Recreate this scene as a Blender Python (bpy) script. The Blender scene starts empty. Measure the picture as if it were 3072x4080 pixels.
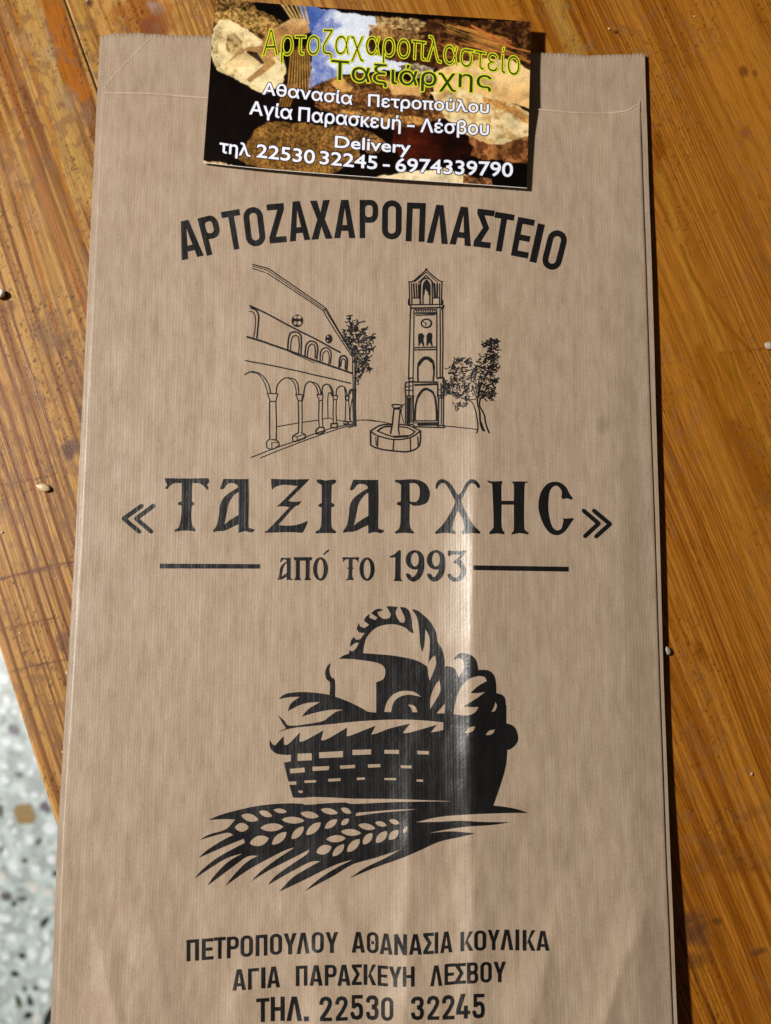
import bpy, bmesh, math, random
import numpy as np
from mathutils import Vector, Matrix
from mathutils.geometry import delaunay_2d_cdt

SC = bpy.context.scene
COL = SC.collection
rnd = random.Random(7)

# ------------------------------------------------------------------ camera
TILT = math.radians(9.1); DIST = 0.308; FPX = 4610.0; CX, CY = 1536.0, 2040.0
cam_pos = np.array([0.0, -DIST * math.sin(TILT), DIST * math.cos(TILT)])
cam = bpy.data.cameras.new('camera'); cam_o = bpy.data.objects.new('camera', cam); COL.objects.link(cam_o)
cam_o.location = cam_pos; cam_o.rotation_euler = (TILT, 0, 0)
cam.sensor_fit = 'HORIZONTAL'; cam.sensor_width = 36.0; cam.lens = 36.0 * FPX / 3072.0
cam.clip_start = 0.01; cam.clip_end = 50
cam.dof.use_dof = True; cam.dof.focus_distance = DIST - 0.003; cam.dof.aperture_fstop = 24.0
SC.camera = cam_o

# ------------------------------------------------------------------ world, lamps, exposure
w = bpy.data.worlds.new('World'); SC.world = w; w.use_nodes = True
bg = w.node_tree.nodes['Background']; bg.inputs[0].default_value = (1.0, 0.78, 0.52, 1); bg.inputs[1].default_value = 0.055

def lamp(name, loc, target, power, size, color):
    l = bpy.data.lights.new(name, 'AREA'); l.energy = power; l.color = color; l.shape = 'DISK'; l.size = size
    o = bpy.data.objects.new(name, l); COL.objects.link(o); o.location = loc
    o.rotation_euler = (Vector(target) - Vector(loc)).to_track_quat('-Z', 'Y').to_euler()
    return o
lamp('ceiling_lamp', (-0.86, 0.22, 0.95), (-0.1, 0, 0), 25.0, 0.10, (1.0, 0.945, 0.875))
lamp('added_floor_fill', (-1.9, -0.1, -0.08), (-0.5, -0.2, -0.75), 23.0, 0.5, (0.84, 0.93, 1.0))  # added cool fill below table height to brighten the floor, no real source
SC.view_settings.view_transform = 'Standard'; SC.view_settings.look = 'None'
SC.view_settings.exposure = 0.0; SC.view_settings.gamma = 1.0

# ------------------------------------------------------------------ photo measurement <-> world
_c, _s = math.cos(TILT), math.sin(TILT)
def unproj(px, py, z):
    px = np.asarray(px, float); py = np.asarray(py, float); z = np.asarray(z, float)
    dx = (px - CX) / FPX; dy = -(py - CY) / FPX; dz = -1.0
    wx = dx; wy = dy * _c - dz * _s; wz = dy * _s + dz * _c
    t = (z - cam_pos[2]) / wz
    return np.stack([cam_pos[0] + wx * t, cam_pos[1] + wy * t, z + 0 * t], -1)
def proj(x, y, z):
    X = x - cam_pos[0]; Y = y - cam_pos[1]; Z = z - cam_pos[2]
    cy = Y * _c + Z * _s; cz = -Y * _s + Z * _c
    return CX + FPX * X / -cz, CY - FPX * cy / -cz
def ss(a, b, x):
    t = np.clip((np.asarray(x, float) - a) / (b - a), 0, 1); return t * t * (3 - 2 * t)

# ------------------------------------------------------------------ noise (numpy)
def _hash(ix, iy, seed):
    n = (ix.astype(np.int64) * 374761393 + iy.astype(np.int64) * 668265263 + seed * 1442695041) & 0x7fffffff
    n = (n ^ (n >> 13)) * 1274126177 & 0x7fffffff
    n = (n ^ (n >> 16)) * 374761393 & 0x7fffffff
    return (n & 0xffff) / 65535.0
def vnoise(x, y, seed=0):
    x = np.asarray(x, float); y = np.asarray(y, float)
    ix = np.floor(x); iy = np.floor(y); fx = x - ix; fy = y - iy
    fx = fx * fx * (3 - 2 * fx); fy = fy * fy * (3 - 2 * fy)
    a = _hash(ix, iy, seed); b = _hash(ix + 1, iy, seed); c = _hash(ix, iy + 1, seed); d = _hash(ix + 1, iy + 1, seed)
    return (a * (1 - fx) + b * fx) * (1 - fy) + (c * (1 - fx) + d * fx) * fy
def fbm(x, y, seed=0, o=4):
    r = 0; amp = 0.5; tot = 0
    for k in range(o):
        r = r + amp * vnoise(x * 2 ** k, y * 2 ** k, seed + 17 * k); tot += amp; amp *= 0.55
    return r / tot

# ------------------------------------------------------------------ object helpers
def tag(o, label=None, cat=None, group=None, kind=None):
    if label: o['label'] = label
    if cat: o['category'] = cat
    if group: o['group'] = group
    if kind: o['kind'] = kind
    return o
def link(name, me, parent=None):
    o = bpy.data.objects.new(name, me); COL.objects.link(o)
    if parent: o.parent = parent
    return o
def mesh_from(name, verts, faces, mat, parent=None, smooth=False, normals=None):
    me = bpy.data.meshes.new(name)
    me.from_pydata([tuple(v) for v in verts], [], [tuple(f) for f in faces]); me.update()
    if mat: me.materials.append(mat)
    if smooth or normals is not None:
        me.polygons.foreach_set('use_smooth', [True] * len(me.polygons))
    if normals is not None:
        me.normals_split_custom_set_from_vertices([tuple(n) for n in normals])
    return link(name, me, parent)
def grid_mesh(name, PTS, mat, parent=None, colors=None, normals=None, flip=False):
    """PTS (rows, cols, 3) -> quad sheet"""
    r, c = PTS.shape[:2]
    me = bpy.data.meshes.new(name); nv = r * c; nf = (r - 1) * (c - 1)
    me.vertices.add(nv); me.vertices.foreach_set('co', PTS.reshape(-1).astype(np.float32))
    i = np.arange(nv).reshape(r, c)
    q = np.stack([i[:-1, :-1], i[1:, :-1], i[1:, 1:], i[:-1, 1:]], -1).reshape(-1, 4)
    if flip: q = q[:, ::-1]
    me.loops.add(nf * 4); me.loops.foreach_set('vertex_index', q.reshape(-1).astype(np.int32))
    me.polygons.add(nf); me.polygons.foreach_set('loop_start', (np.arange(nf) * 4).astype(np.int32))
    me.polygons.foreach_set('use_smooth', np.ones(nf, bool)); me.update(calc_edges=True)
    if colors is not None:
        a = me.color_attributes.new('pigment', 'FLOAT_COLOR', 'POINT')
        cc = np.ones((nv, 4), np.float32); cc[:, :3] = colors.reshape(-1, 3); a.data.foreach_set('color', cc.reshape(-1))
    me.materials.append(mat)
    if normals is not None: me.normals_split_custom_set_from_vertices(normals.reshape(-1, 3).tolist())
    return link(name, me, parent)
def empty(name, loc=(0, 0, 0)):
    o = bpy.data.objects.new(name, None); COL.objects.link(o); o.location = loc; o.empty_display_size = 0.01; return o

# ------------------------------------------------------------------ materials
def new_mat(name, rough=0.5, spec=0.5, base=(0.5, 0.5, 0.5)):
    m = bpy.data.materials.new(name); m.use_nodes = True; nt = m.node_tree
    b = nt.nodes['Principled BSDF']; b.inputs['Roughness'].default_value = rough
    b.inputs['Specular IOR Level'].default_value = spec; b.inputs['Base Color'].default_value = (*base, 1)
    return m, nt, b
def N(nt, t, **k):
    n = nt.nodes.new(t)
    for a, v in k.items():
        if a in n.inputs: n.inputs[a].default_value = v
        else: setattr(n, a, v)
    return n
def noise(nt, vec, scale, detail=3, rough=0.55, dist=0.0):
    n = N(nt, 'ShaderNodeTexNoise'); n.inputs['Scale'].default_value = scale; n.inputs['Detail'].default_value = detail
    n.inputs['Roughness'].default_value = rough; n.inputs['Distortion'].default_value = dist
    nt.links.new(vec, n.inputs['Vector']); return n.outputs['Fac']
def mapping(nt, scale=(1, 1, 1), rot=(0, 0, 0)):
    t = N(nt, 'ShaderNodeTexCoord'); m = N(nt, 'ShaderNodeMapping'); m.inputs['Scale'].default_value = scale; m.inputs['Rotation'].default_value = rot
    nt.links.new(t.outputs['Object'], m.inputs['Vector']); return m.outputs['Vector']
def ramp(nt, fac, stops):
    r = N(nt, 'ShaderNodeValToRGB'); e = r.color_ramp.elements
    while len(e) < len(stops): e.new(0.5)
    for k, (p, c) in enumerate(stops):
        e[k].position = p; e[k].color = (*c, 1) if len(c) == 3 else c
    nt.links.new(fac, r.inputs['Fac']); return r.outputs['Color']
def mixc(nt, a, b, fac, mode='MIX'):
    m = N(nt, 'ShaderNodeMix'); m.data_type = 'RGBA'; m.blend_type = mode
    for s, v in ((m.inputs[0], fac), (m.inputs[6], a), (m.inputs[7], b)):
        if hasattr(v, 'links') or hasattr(v, 'is_linked'): nt.links.new(v, s)
        else: s.default_value = v if not isinstance(v, tuple) else (*v, 1)
    return m.outputs[2]
def bump(nt, b, h, strength, dist):
    n = N(nt, 'ShaderNodeBump'); n.inputs['Strength'].default_value = strength; n.inputs['Distance'].default_value = dist
    nt.links.new(h, n.inputs['Height']); nt.links.new(n.outputs['Normal'], b.inputs['Normal'])
def madd(nt, a, b, op='ADD'):
    n = N(nt, 'ShaderNodeMath'); n.operation = op
    for s, v in ((n.inputs[0], a), (n.inputs[1], b)):
        if isinstance(v, (int, float)): s.default_value = v
        else: nt.links.new(v, s)
    return n.outputs[0]

# kraft paper: ribs run along the bag, fibres and cloudy tone
def kraft(name, ink=False, tint=1.0):
    m, nt, b = new_mat(name, 0.30, 0.42)
    tc = N(nt, 'ShaderNodeTexCoord'); sep = N(nt, 'ShaderNodeSeparateXYZ'); nt.links.new(tc.outputs['Object'], sep.inputs[0])
    wob = noise(nt, mapping(nt, (70, 9, 1)), 1.0, 2, 0.5)                      # laid ribs wander a little
    ph = madd(nt, madd(nt, sep.outputs['X'], 2 * math.pi / 0.00082, 'MULTIPLY'), madd(nt, wob, 26.0, 'MULTIPLY'))
    rib = madd(nt, madd(nt, madd(nt, ph, 0, 'SINE'), 0.5, 'MULTIPLY'), 0.5, 'ADD')
    ribs2 = noise(nt, mapping(nt, (520, 110, 1)), 1.0, 3, 0.6)
    cloud = noise(nt, mapping(nt, (150, 85, 1)), 1.0, 6, 0.68)
    fibre = noise(nt, mapping(nt, (3000, 1500, 1)), 1.0, 5, 0.75)
    ribk = madd(nt, rib, ribs2, 'MULTIPLY')
    s = madd(nt, madd(nt, madd(nt, ribk, 0.11, 'MULTIPLY'), madd(nt, ribs2, 0.30, 'MULTIPLY')), madd(nt, madd(nt, cloud, 0.16, 'MULTIPLY'), madd(nt, fibre, 0.42, 'MULTIPLY')))
    if not ink:
        c = ramp(nt, s, [(0.29, (0.245 * tint, 0.177 * tint, 0.118 * tint)), (0.46, (0.362 * tint, 0.273 * tint, 0.196 * tint)), (0.63, (0.450 * tint, 0.358 * tint, 0.270 * tint))])
        sp = noise(nt, mapping(nt, (1500, 800, 1)), 1.0, 2, 0.5)
        spots = ramp(nt, sp, [(0.70, (0, 0, 0)), (0.78, (1, 1, 1))])
        c = mixc(nt, c, (0.15, 0.10, 0.06), madd(nt, spots, 0.30, 'MULTIPLY'))
        sp2 = noise(nt, mapping(nt, (2600, 300, 1)), 1.0, 2, 0.5)
        c = mixc(nt, c, (0.52, 0.45, 0.37), madd(nt, ramp(nt, sp2, [(0.68, (0, 0, 0)), (0.78, (1, 1, 1))]), 0.35, 'MULTIPLY'))
    else:
        c = ramp(nt, s, [(0.34, (0.0045, 0.0045, 0.0052)), (0.52, (0.0075, 0.0072, 0.0080)), (0.62, (0.015, 0.013, 0.013)), (0.70, (0.045, 0.037, 0.030))])
    nt.links.new(c, b.inputs['Base Color'])
    nt.links.new(ramp(nt, cloud, [(0.3, (0.27, 0.27, 0.27)), (0.7, (0.38, 0.38, 0.38))]), b.inputs['Roughness'])
    h = madd(nt, madd(nt, rib, 0.12, 'MULTIPLY'), madd(nt, madd(nt, fibre, 0.55, 'MULTIPLY'), madd(nt, cloud, 1.7, 'MULTIPLY')))
    bump(nt, b, h, 0.24, 0.00026)
    return m
M_paper = kraft('kraft_paper'); M_ink = kraft('black_print_ink', ink=True)
M_paper_in = kraft('kraft_paper_inside', tint=0.97)

# ------------------------------------------------------------------ bag outline and relief (heights in mm over the table)
yR = np.array([150, 211, 1400, 2700, 3500, 4080, 4500.]); xR = np.array([2567, 2569, 2608, 2643.5, 2674, 2699, 2716.])
yL = np.array([100, 140, 390, 1300, 2500, 3325, 4080, 4500.]); xL = np.array([400, 398, 386, 344, 281, 230, 202, 184.])
fR = np.array([2549, 2549, 2585, 2627, 2656, 2681, 2697.]); yF = np.array([150, 360, 1400, 2700, 3500, 4080, 4500.])
fL = np.array([414, 405, 366, 305, 251, 227, 208.]); yFL = np.array([150, 390, 1300, 2500, 3325, 4080, 4500.])
def _w(y, k): return 5.0 * (fbm(np.asarray(y, float) / 520.0, np.zeros_like(np.asarray(y, float)) + k, 150, 2) - 0.5)
def R_(y): return np.interp(y, yR, xR) + _w(y, 1.3)
def L_(y): return np.interp(y, yL, xL) + _w(y, 4.3)
def FR_(y): return np.interp(y, yF, fR) + _w(y, 1.3)
def FL_(y): return np.interp(y, yFL, fL) + _w(y, 4.8)
def edge_h(px, py):
    xn = np.clip((px - L_(py)) / (R_(py) - L_(py)), 0, 1)
    left = 1.3 + 0.5 * ss(2500, 4080, py)
    right = 1.7 + 0.75 * ss(200, 1500, py) + 3.2 * ss(2900, 4300, py)
    return left + (right - left) * xn ** 1.2
def back_h(px, py):
    xn = np.clip((px - L_(py)) / (R_(py) - L_(py)), 0, 1)
    h = edge_h(px, py) - 0.30
    sag = 4 * xn * (1 - xn)
    h = h - 0.9 * sag * ss(250, 500, py)
    # slanting fold over the top left corner
    d = (px - 606) * (353 - 144) - (py - 144) * (412 - 606); d = d / math.hypot(194, 209)
    along = ss(352, 320, py)
    h = h + 0.05 * np.exp(-(d / 6.0) ** 2) * along
    h = h + 0.35 * (fbm(px / 420, py / 300, 5, 3) - 0.5)
    return h
def seg_ridge(px, py, pts, amp, wl, wr):
    """ridge along a polyline given top to bottom: steep on its left (wl), gentle on its right (wr)"""
    ys = [p[1] for p in pts]; xs = [p[0] for p in pts]
    sd = pts[0][0]
    xc = np.interp(py, ys, xs) + 16 * (fbm(py / 260.0, 0 * py + sd, 140, 3) - 0.5); d = px - xc
    f = np.where(d < 0, np.exp(-np.sqrt((d / wl) ** 2 + 0.012) + 0.11), np.exp(-np.sqrt((d / wr) ** 2 + 0.0060) + 0.077))
    a = np.interp(py, ys, amp) * (0.92 + 0.24 * (fbm(py / 230.0, 0 * py + sd, 141, 2) - 0.2))
    return a * f
def front_h(px, py):
    px = np.asarray(px, float); py = np.asarray(py, float)
    fl, fr = FL_(py), FR_(py)
    xn = np.clip((px - fl) / (fr - fl), 0, 1)
    h = edge_h(px, py) + 0.45
    e = ss(0, 0.06, xn) * ss(1, 0.94, xn)
    h = h + 0.9 * np.sin(np.pi * xn ** 1.7) * ss(360, 1500, py) - 0.5 * np.sin(np.pi * np.clip(xn / 0.5, 0, 1)) * ss(360, 1500, py)
    h = h + seg_ridge(px, py, [(1935, 300), (1925, 900), (1905, 1700), (1893, 2200), (1880, 2700), (1885, 3600), (1880, 4300)], [0.0, .8, 2.0, 3.3, 3.4, 2.9, 2.4], 122, 470) * e
    h = h + seg_ridge(px, py, [(1700, 2300), (1660, 2800), (1640, 3300), (1625, 3700), (1610, 4300)], [0.0, .35, 1.3, 2.4, 2.7], 112, 220)
    h = h + seg_ridge(px, py, [(1150, 500), (1140, 1700), (1125, 2100), (1100, 3000), (1060, 4300)], [0, .14, .16, .10, .0], 130, 150)
    h = h + seg_ridge(px, py, [(2350, 700), (2400, 1800), (2430, 2600), (2440, 3400)], [0, .35, .45, .1], 190, 150) * e
    # creases that open out towards the bottom end
    for pts, am, a, b_ in (([(2290, 3450), (2180, 3800), (2080, 4300)], [0, .5, .9], 120, 90),
                           ([(2640, 3500), (2500, 3800), (2330, 4300)], [0, .7, 1.2], 150, 90),
                           ([(1330, 3560), (1270, 3800), (1240, 4300)], [0, .4, .55], 80, 150),
                           ([(1010, 3500), (960, 3900), (960, 4300)], [0, .22, .5], 110, 130),
                           ([(560, 3350), (620, 3750), (700, 4300)], [0, .45, .7], 110, 130),
                           ([(330, 3500), (400, 3800), (520, 4300)], [0, .45, .8], 60, 90),
                           ([(1760, 3640), (1750, 3900), (1755, 4300)], [0, .25, .4], 60, 80)):
        h = h + seg_ridge(px, py, pts, am, a, b_) * (0.25 + 0.75 * e) * 1.7
    rough = 0.8 + 2.2 * ss(2700, 3900, py)
    h = h + e * rough * (0.75 * (fbm(px / 330, py / 620, 11, 3) - 0.5) + 0.16 * (fbm(px / 90, py / 230, 23, 3) - 0.5))
    h = h + e * 0.010 * np.sin(px / 12.0 * 2 * np.pi / 1.9 + 2 * fbm(px / 200, py / 300, 3, 2))
    h = h - 0.04 * np.exp(-np.clip(px - fl, 0, 400) / 4.0) - 0.25 * np.exp(-np.clip(fr - px, 0, 400) / 4.0)
    # the mouth of the front sheet hugs the back sheet
    top = ss(560, 380, py)
    h = h * (1 - top) + (np.maximum(back_h(px, py), 0) + 0.22 + 0.10 * fbm(px / 120, py / 200, 9, 2)) * top
    h = np.maximum(h, back_h(px, py) + 0.10)
    return h
def bag_top(px, py, off=0.0):
    return unproj(px, py, (front_h(px, py) + off) / 1000.0)
def surf_normals(fn, px, py, e=2.0):
    a = fn(px + e, py) - fn(px - e, py); b = fn(px, py - e) - fn(px, py + e)
    n = np.cross(a, b); return n / np.linalg.norm(n, axis=-1, keepdims=True)

# ------------------------------------------------------------------ TABLE
TZ = 0.0
def P0(x, y): return unproj(x, y, 0.0)
eA, eB = P0(0, 2600), P0(232, 3321)
gdir = (eA - eB)[:2]; gdir /= np.linalg.norm(gdir)            # along the grain, away from the viewer
udir = np.array([gdir[1], -gdir[0]])                            # across the boards, to the right
def uv_of(x, y): 
    return (x - eA[0]) * udir[0] + (y - eA[1]) * udir[1], (x - eA[0]) * gdir[0] + (y - eA[1]) * gdir[1]
def xy_of(u, v): return eA[0] + u * udir[0] + v * gdir[0], eA[1] + u * udir[1] + v * gdir[1]
s1 = uv_of(*P0(258, 0)[:2])[0]; s2 = uv_of(*P0(2730, 3800)[:2])[0]; s3 = uv_of(*P0(3420, 0)[:2])[0]
seams = [0.0, s1, s3, s3 + 0.095, s3 + 0.19, s3 + 0.285, s3 + 0.38, s3 + 0.47]

def sr(c):  # display sRGB (0-255) triple -> linear
    c = np.array(c, float) / 255.0; return np.where(c <= 0.04045, c / 12.92, ((c + 0.055) / 1.055) ** 2.4)
def lerp(a, b, t): return a + (b - a) * t[..., None]
def seg_dist(px, py, pts):
    best = np.full(px.shape, 1e9)
    for (x0, y0), (x1, y1) in zip(pts[:-1], pts[1:]):
        dx, dy = x1 - x0, y1 - y0; t = np.clip(((px - x0) * dx + (py - y0) * dy) / (dx * dx + dy * dy), 0, 1)
        best = np.minimum(best, np.hypot(px - x0 - t * dx, py - y0 - t * dy))
    return best

def wood_color(u, v, k):
    """pigment of board k at across/along coordinates (metres)"""
    x, y = xy_of(u, v); px, py = proj(x, y, 0.0)
    U = u * 1000; V = v * 1000
    # growth rings: across coordinate bent by slow noise; flame figure
    bend = 9 * (fbm(U / 60 + 3 * k, V / 260, 40 + k, 3) - 0.5) + 2.2 * (fbm(U / 14, V / 90, 50 + k, 3) - 0.5)
    q = U + bend
    wide = fbm(q / 5.2, V / 420, 60 + k, 3)              # wide bands
    fine = fbm(q / 0.95, V / 120, 70 + k, 2)              # narrow rings
    fine2 = fbm(q / 0.38, V / 50, 80 + k, 2)
    grain = fbm(U / 0.28, V / 5.0, 90, 2)
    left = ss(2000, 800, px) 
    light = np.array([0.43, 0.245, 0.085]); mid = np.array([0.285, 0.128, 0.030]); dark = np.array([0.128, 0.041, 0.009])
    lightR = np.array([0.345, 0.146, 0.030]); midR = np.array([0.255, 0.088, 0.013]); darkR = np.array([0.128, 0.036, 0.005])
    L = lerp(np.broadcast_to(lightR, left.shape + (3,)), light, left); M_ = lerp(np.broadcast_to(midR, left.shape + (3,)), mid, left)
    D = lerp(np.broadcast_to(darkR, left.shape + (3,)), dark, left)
    ringamp = 0.35 + 0.65 * ss(0.35, 0.6, fbm(U / 30, V / 200, 33 + k, 2))
    s = 0.42 * wide + 0.38 * fine + 0.20 * fine2
    ph = q / 3.1 + 1.5 * (fbm(U / 22, V / 330, 66 + k, 3) - 0.5) * 2 + 3.7 * k
    late = ss(0.58, 0.96, 0.5 + 0.5 * np.sin(2 * np.pi * ph) ) * ss(0.30, 0.55, fbm(ph / 1.0 + 7, V / 900, 67, 1))
    ph2 = q / 1.02 + 1.2 * (fbm(U / 8, V / 200, 68 + k, 3) - 0.5) * 2
    late2 = ss(0.50, 0.95, 0.5 + 0.5 * np.sin(2 * np.pi * ph2)) * ss(0.42, 0.62, fbm(U / 14 + 3, V / 170, 69 + k, 2))
    t1 = ss(0.40, 0.58, s) * ringamp * 0.7
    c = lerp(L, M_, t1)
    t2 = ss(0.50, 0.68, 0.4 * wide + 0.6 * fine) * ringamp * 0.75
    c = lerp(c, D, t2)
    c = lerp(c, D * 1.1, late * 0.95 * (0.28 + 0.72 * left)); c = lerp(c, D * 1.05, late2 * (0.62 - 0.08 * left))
    c = c * (0.90 + 0.20 * grain)[..., None]
    # ---- marks read from this table top
    def blot(cx, cy, rx, ry, col, a, soft=0.6, ang=0.32, n=0.5, seed=1):
        nonlocal c
        n = n + 0.35
        dx = px - cx; dy = py - cy; ca, sa = math.cos(ang), math.sin(ang)
        ex = (dx * ca - dy * sa) / rx; ey = (dx * sa + dy * ca) / ry
        d = np.hypot(ex, ey) + n * (fbm(px / 38, py / 38, seed, 4) - 0.5) * 2
        c = lerp(c, np.broadcast_to(np.array(col), c.shape), a * ss(1 + soft, 1 - soft, d))
    def band(pts, wd, col, a, soft=0.5, n=10):
        nonlocal c
        d = seg_dist(px, py, pts) + n * (fbm(px / 60, py / 60, 7, 3) - 0.5)
        c = lerp(c, np.broadcast_to(np.array(col), c.shape), a * ss(wd * (1 + soft), wd * (1 - soft), d))
    if k == 0:
        band([(90, -80), (150, 120), (215, 400), (330, 760)], 60, (0.41, 0.255, 0.085), 0.65, 0.8)      # pale sapwood
        band([(40, 520), (140, 900), (230, 1300)], 48, (0.38, 0.22, 0.07), 0.5, 0.8)
        band([(190, -60), (225, 100), (270, 270), (318, 365)], 40, (0.30, 0.100, 0.012), 0.95, 0.22, 14)   # orange heartwood streak
        band([(-10, 180), (60, 390), (150, 700), (240, 960), (350, 1260)], 11, (0.25, 0.082, 0.016), 0.85, 0.5, 8)
        band([(60, 40), (120, 230), (190, 470), (250, 720), (330, 960)], 9, (0.33, 0.13, 0.022), 0.8, 0.6, 8)
        band([(-20, 420), (70, 760), (160, 1080), (250, 1400)], 8, (0.30, 0.11, 0.022), 0.8, 0.6, 8)
        band([(-10, 0), (40, 170), (90, 330)], 8, (0.34, 0.14, 0.028), 0.7, 0.6, 6)
        band([(-20, 1460), (50, 1650), (130, 1950), (190, 2130)], 9, (0.24, 0.085, 0.028), 0.6, 0.7, 8)
        band([(165, 40), (205, 200), (245, 360), (300, 470)], 7, (0.42, 0.33, 0.20), 0.4, 0.9, 6)
        band([(-30, 1935), (60, 1925), (190, 1898), (225, 1888)], 3.2, (0.13, 0.045, 0.012), 0.75, 0.8, 4)   # cross cuts
        band([(-30, 2314), (90, 2285), (200, 2255), (330, 2232)], 4.5, (0.10, 0.026, 0.018), 0.9, 0.8, 5)
        band([(90, 2290), (200, 2268), (330, 2245)], 2.5, (0.12, 0.035, 0.016), 0.7, 0.8, 4)
        band([(-30, 2516), (90, 2490), (180, 2468), (240, 2462)], 3.5, (0.12, 0.035, 0.012), 0.75, 0.9, 5)
        band([(20, 2684), (120, 2655), (200, 2640), (300, 2622)], 4.0, (0.085, 0.035, 0.018), 0.85, 0.8, 5)
        blot(150, 2655, 55, 10, (0.15, 0.075, 0.04), 0.55, ang=-0.24)
        blot(40, 2440, 50, 6, (0.17, 0.07, 0.03), 0.5, ang=-0.2)
        blot(345, 100 + 360, 20, 34, (0.20, 0.13, 0.075), 0.55, seed=3)
        blot(200, 215, 26, 40, (0.30, 0.205, 0.115), 0.5, seed=4)
        blot(270, 395, 34, 44, (0.24, 0.16, 0.095), 0.6, seed=5)
        blot(95, 165, 26, 42, (0.36, 0.24, 0.12), 0.4, seed=6)
        blot(190, 1330, 60, 65, (0.16, 0.085, 0.045), 0.65, seed=8, n=0.8)
        blot(290, 1490, 60, 90, (0.20, 0.095, 0.04), 0.6, seed=9, n=0.8)
        blot(330, 1640, 28, 60, (0.10, 0.045, 0.03), 0.85, seed=10, n=0.6, ang=0.1)
        blot(285, 1790, 42, 36, (0.085, 0.04, 0.032), 0.9, seed=12, n=0.7)
        blot(130, 1560, 60, 80, (0.22, 0.10, 0.035), 0.55, seed=13, n=0.8)
        blot(265, 2085, 32, 30, (0.17, 0.08, 0.04), 0.6, seed=14, n=0.8)
        blot(255, 2560, 22, 70, (0.12, 0.05, 0.028), 0.75, seed=15, n=0.6)
        blot(150, 860, 40, 60, (0.33, 0.18, 0.09), 0.45, seed=16, n=0.7)
        blot(245, 3010, 14, 100, (0.14, 0.055, 0.02), 0.6, seed=17, n=0.5)
        blot(40, 1230, 30, 34, (0.15, 0.06, 0.02), 0.6, seed=18, n=0.6)
        blot(60, 700, 34, 60, (0.34, 0.19, 0.10), 0.4, seed=19, n=0.7)
        # pale worn arris along the edge
        c = lerp(c, np.broadcast_to(np.array([0.46, 0.24, 0.075]), c.shape), 0.55 * ss(2.2, 0.2, U))
    if k == 1:
        band([(300, -30), (330, 90), (385, 300), (450, 560)], 26, (0.38, 0.22, 0.06), 0.6, 0.6)
        blot(560, 60, 110, 90, (0.26, 0.088, 0.016), 0.8, seed=21, n=0.5)
        blot(625, 35, 34, 22, (0.30, 0.20, 0.16), 0.85, seed=22, n=0.8, ang=-0.6)
        blot(585, 112, 24, 26, (0.12, 0.04, 0.028), 0.85, seed=23, n=0.8)
        blot(625, 95, 60, 40, (0.19, 0.055, 0.022), 0.7, seed=24, n=0.6)
        blot(352, 8, 13, 16, (0.05, 0.015, 0.01), 0.95, seed=25, n=0.5)
        blot(320, 110, 34, 14, (0.14, 0.09, 0.045), 0.6, seed=26, ang=0.0)
        for kx in range(9):
            x0 = 690 + kx * 27
            band([(x0, -30), (x0 + 60, 160)], 4.5, (0.20, 0.075, 0.012), 0.6, 0.9, 8)
        for kx in range(16):
            x0 = 1640 + kx * 21
            band([(x0, -30), (x0 + 90, 150), (x0 + 160, 300)], 4.0, (0.24, 0.09, 0.014), 0.5 if kx % 3 else 0.75, 0.9, 9)
    if k <= 2:
        band([(2190, -30), (2240, 90), (2300, 220)], 34, (0.37, 0.22, 0.06), 0.7, 0.7)        # pale band right of the card
        blot(2255, 28, 14, 14, (0.20, 0.13, 0.05), 0.7, seed=31)
        blot(2330, 190, 30, 18, (0.22, 0.13, 0.05), 0.6, seed=32, n=0.8)
        blot(2455, 128, 11, 6, (0.02, 0.01, 0.006), 0.95, seed=33, n=0.4, ang=-0.4)
        blot(2490, 108, 90, 7, (0.20, 0.08, 0.03), 0.5, seed=34, ang=-0.3, n=0.8)
        blot(2962, 285, 18, 20, (0.13, 0.04, 0.012), 0.85, seed=35); blot(3010, 290, 10, 12, (0.15, 0.05, 0.015), 0.8, seed=36)
        blot(2970, 530, 20, 26, (0.18, 0.06, 0.018), 0.7, seed=37); blot(2845, 845, 12, 10, (0.18, 0.06, 0.015), 0.6, seed=38)
        blot(2625, 600, 26, 60, (0.17, 0.05, 0.006), 0.8, seed=39, n=0.5, ang=0.0)
        band([(2630, 700), (2700, 950), (2800, 1230), (2960, 1560), (3090, 1850)], 15, (0.37, 0.20, 0.04), 0.45, 1.0, 14)
        band([(2790, 1390), (2850, 1560), (2930, 1750), (3060, 2020)], 22, (0.20, 0.070, 0.006), 0.6, 0.9, 14)
        band([(2880, 1420), (2950, 1560), (3010, 1730), (3110, 1980)], 20, (0.20, 0.07, 0.006), 0.55, 0.9, 14)
        band([(2925, 1700), (3010, 1880), (3100, 2050)], 34, (0.18, 0.055, 0.006), 0.65, 0.9, 14)
        band([(2715, 980), (2760, 1100), (2880, 1280), (2990, 1400)], 7, (0.18, 0.062, 0.008), 0.7, 0.8, 8)
        for kx in range(15):
            x0 = 2560 + kx * 26 + 7 * math.sin(kx * 2.3); yy = 1380 + 22 * math.sin(kx * 1.7)
            band([(x0, yy - 120), (x0 + 95, yy + 210), (x0 + 200, yy + 560), (x0 + 380, yy + 1150), (x0 + 540, yy + 1700)], 2.4, (0.20, 0.075, 0.010), 0.5 if kx % 4 else 0.75, 1.2, 7)
        for kx in range(13):
            x0 = 2300 + kx * 33 + 6 * math.sin(kx * 2.9); yy = 2500
            band([(x0, yy - 120), (x0 + 120, yy + 210), (x0 + 300, yy + 760), (x0 + 560, yy + 1550)], 2.6, (0.175, 0.062, 0.009), 0.55 if kx % 3 else 0.8, 1.0, 7)
        band([(2850, 1408), (2960, 1400), (3090, 1380)], 2.5, (0.13, 0.045, 0.008), 0.5, 1.0, 5)
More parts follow.
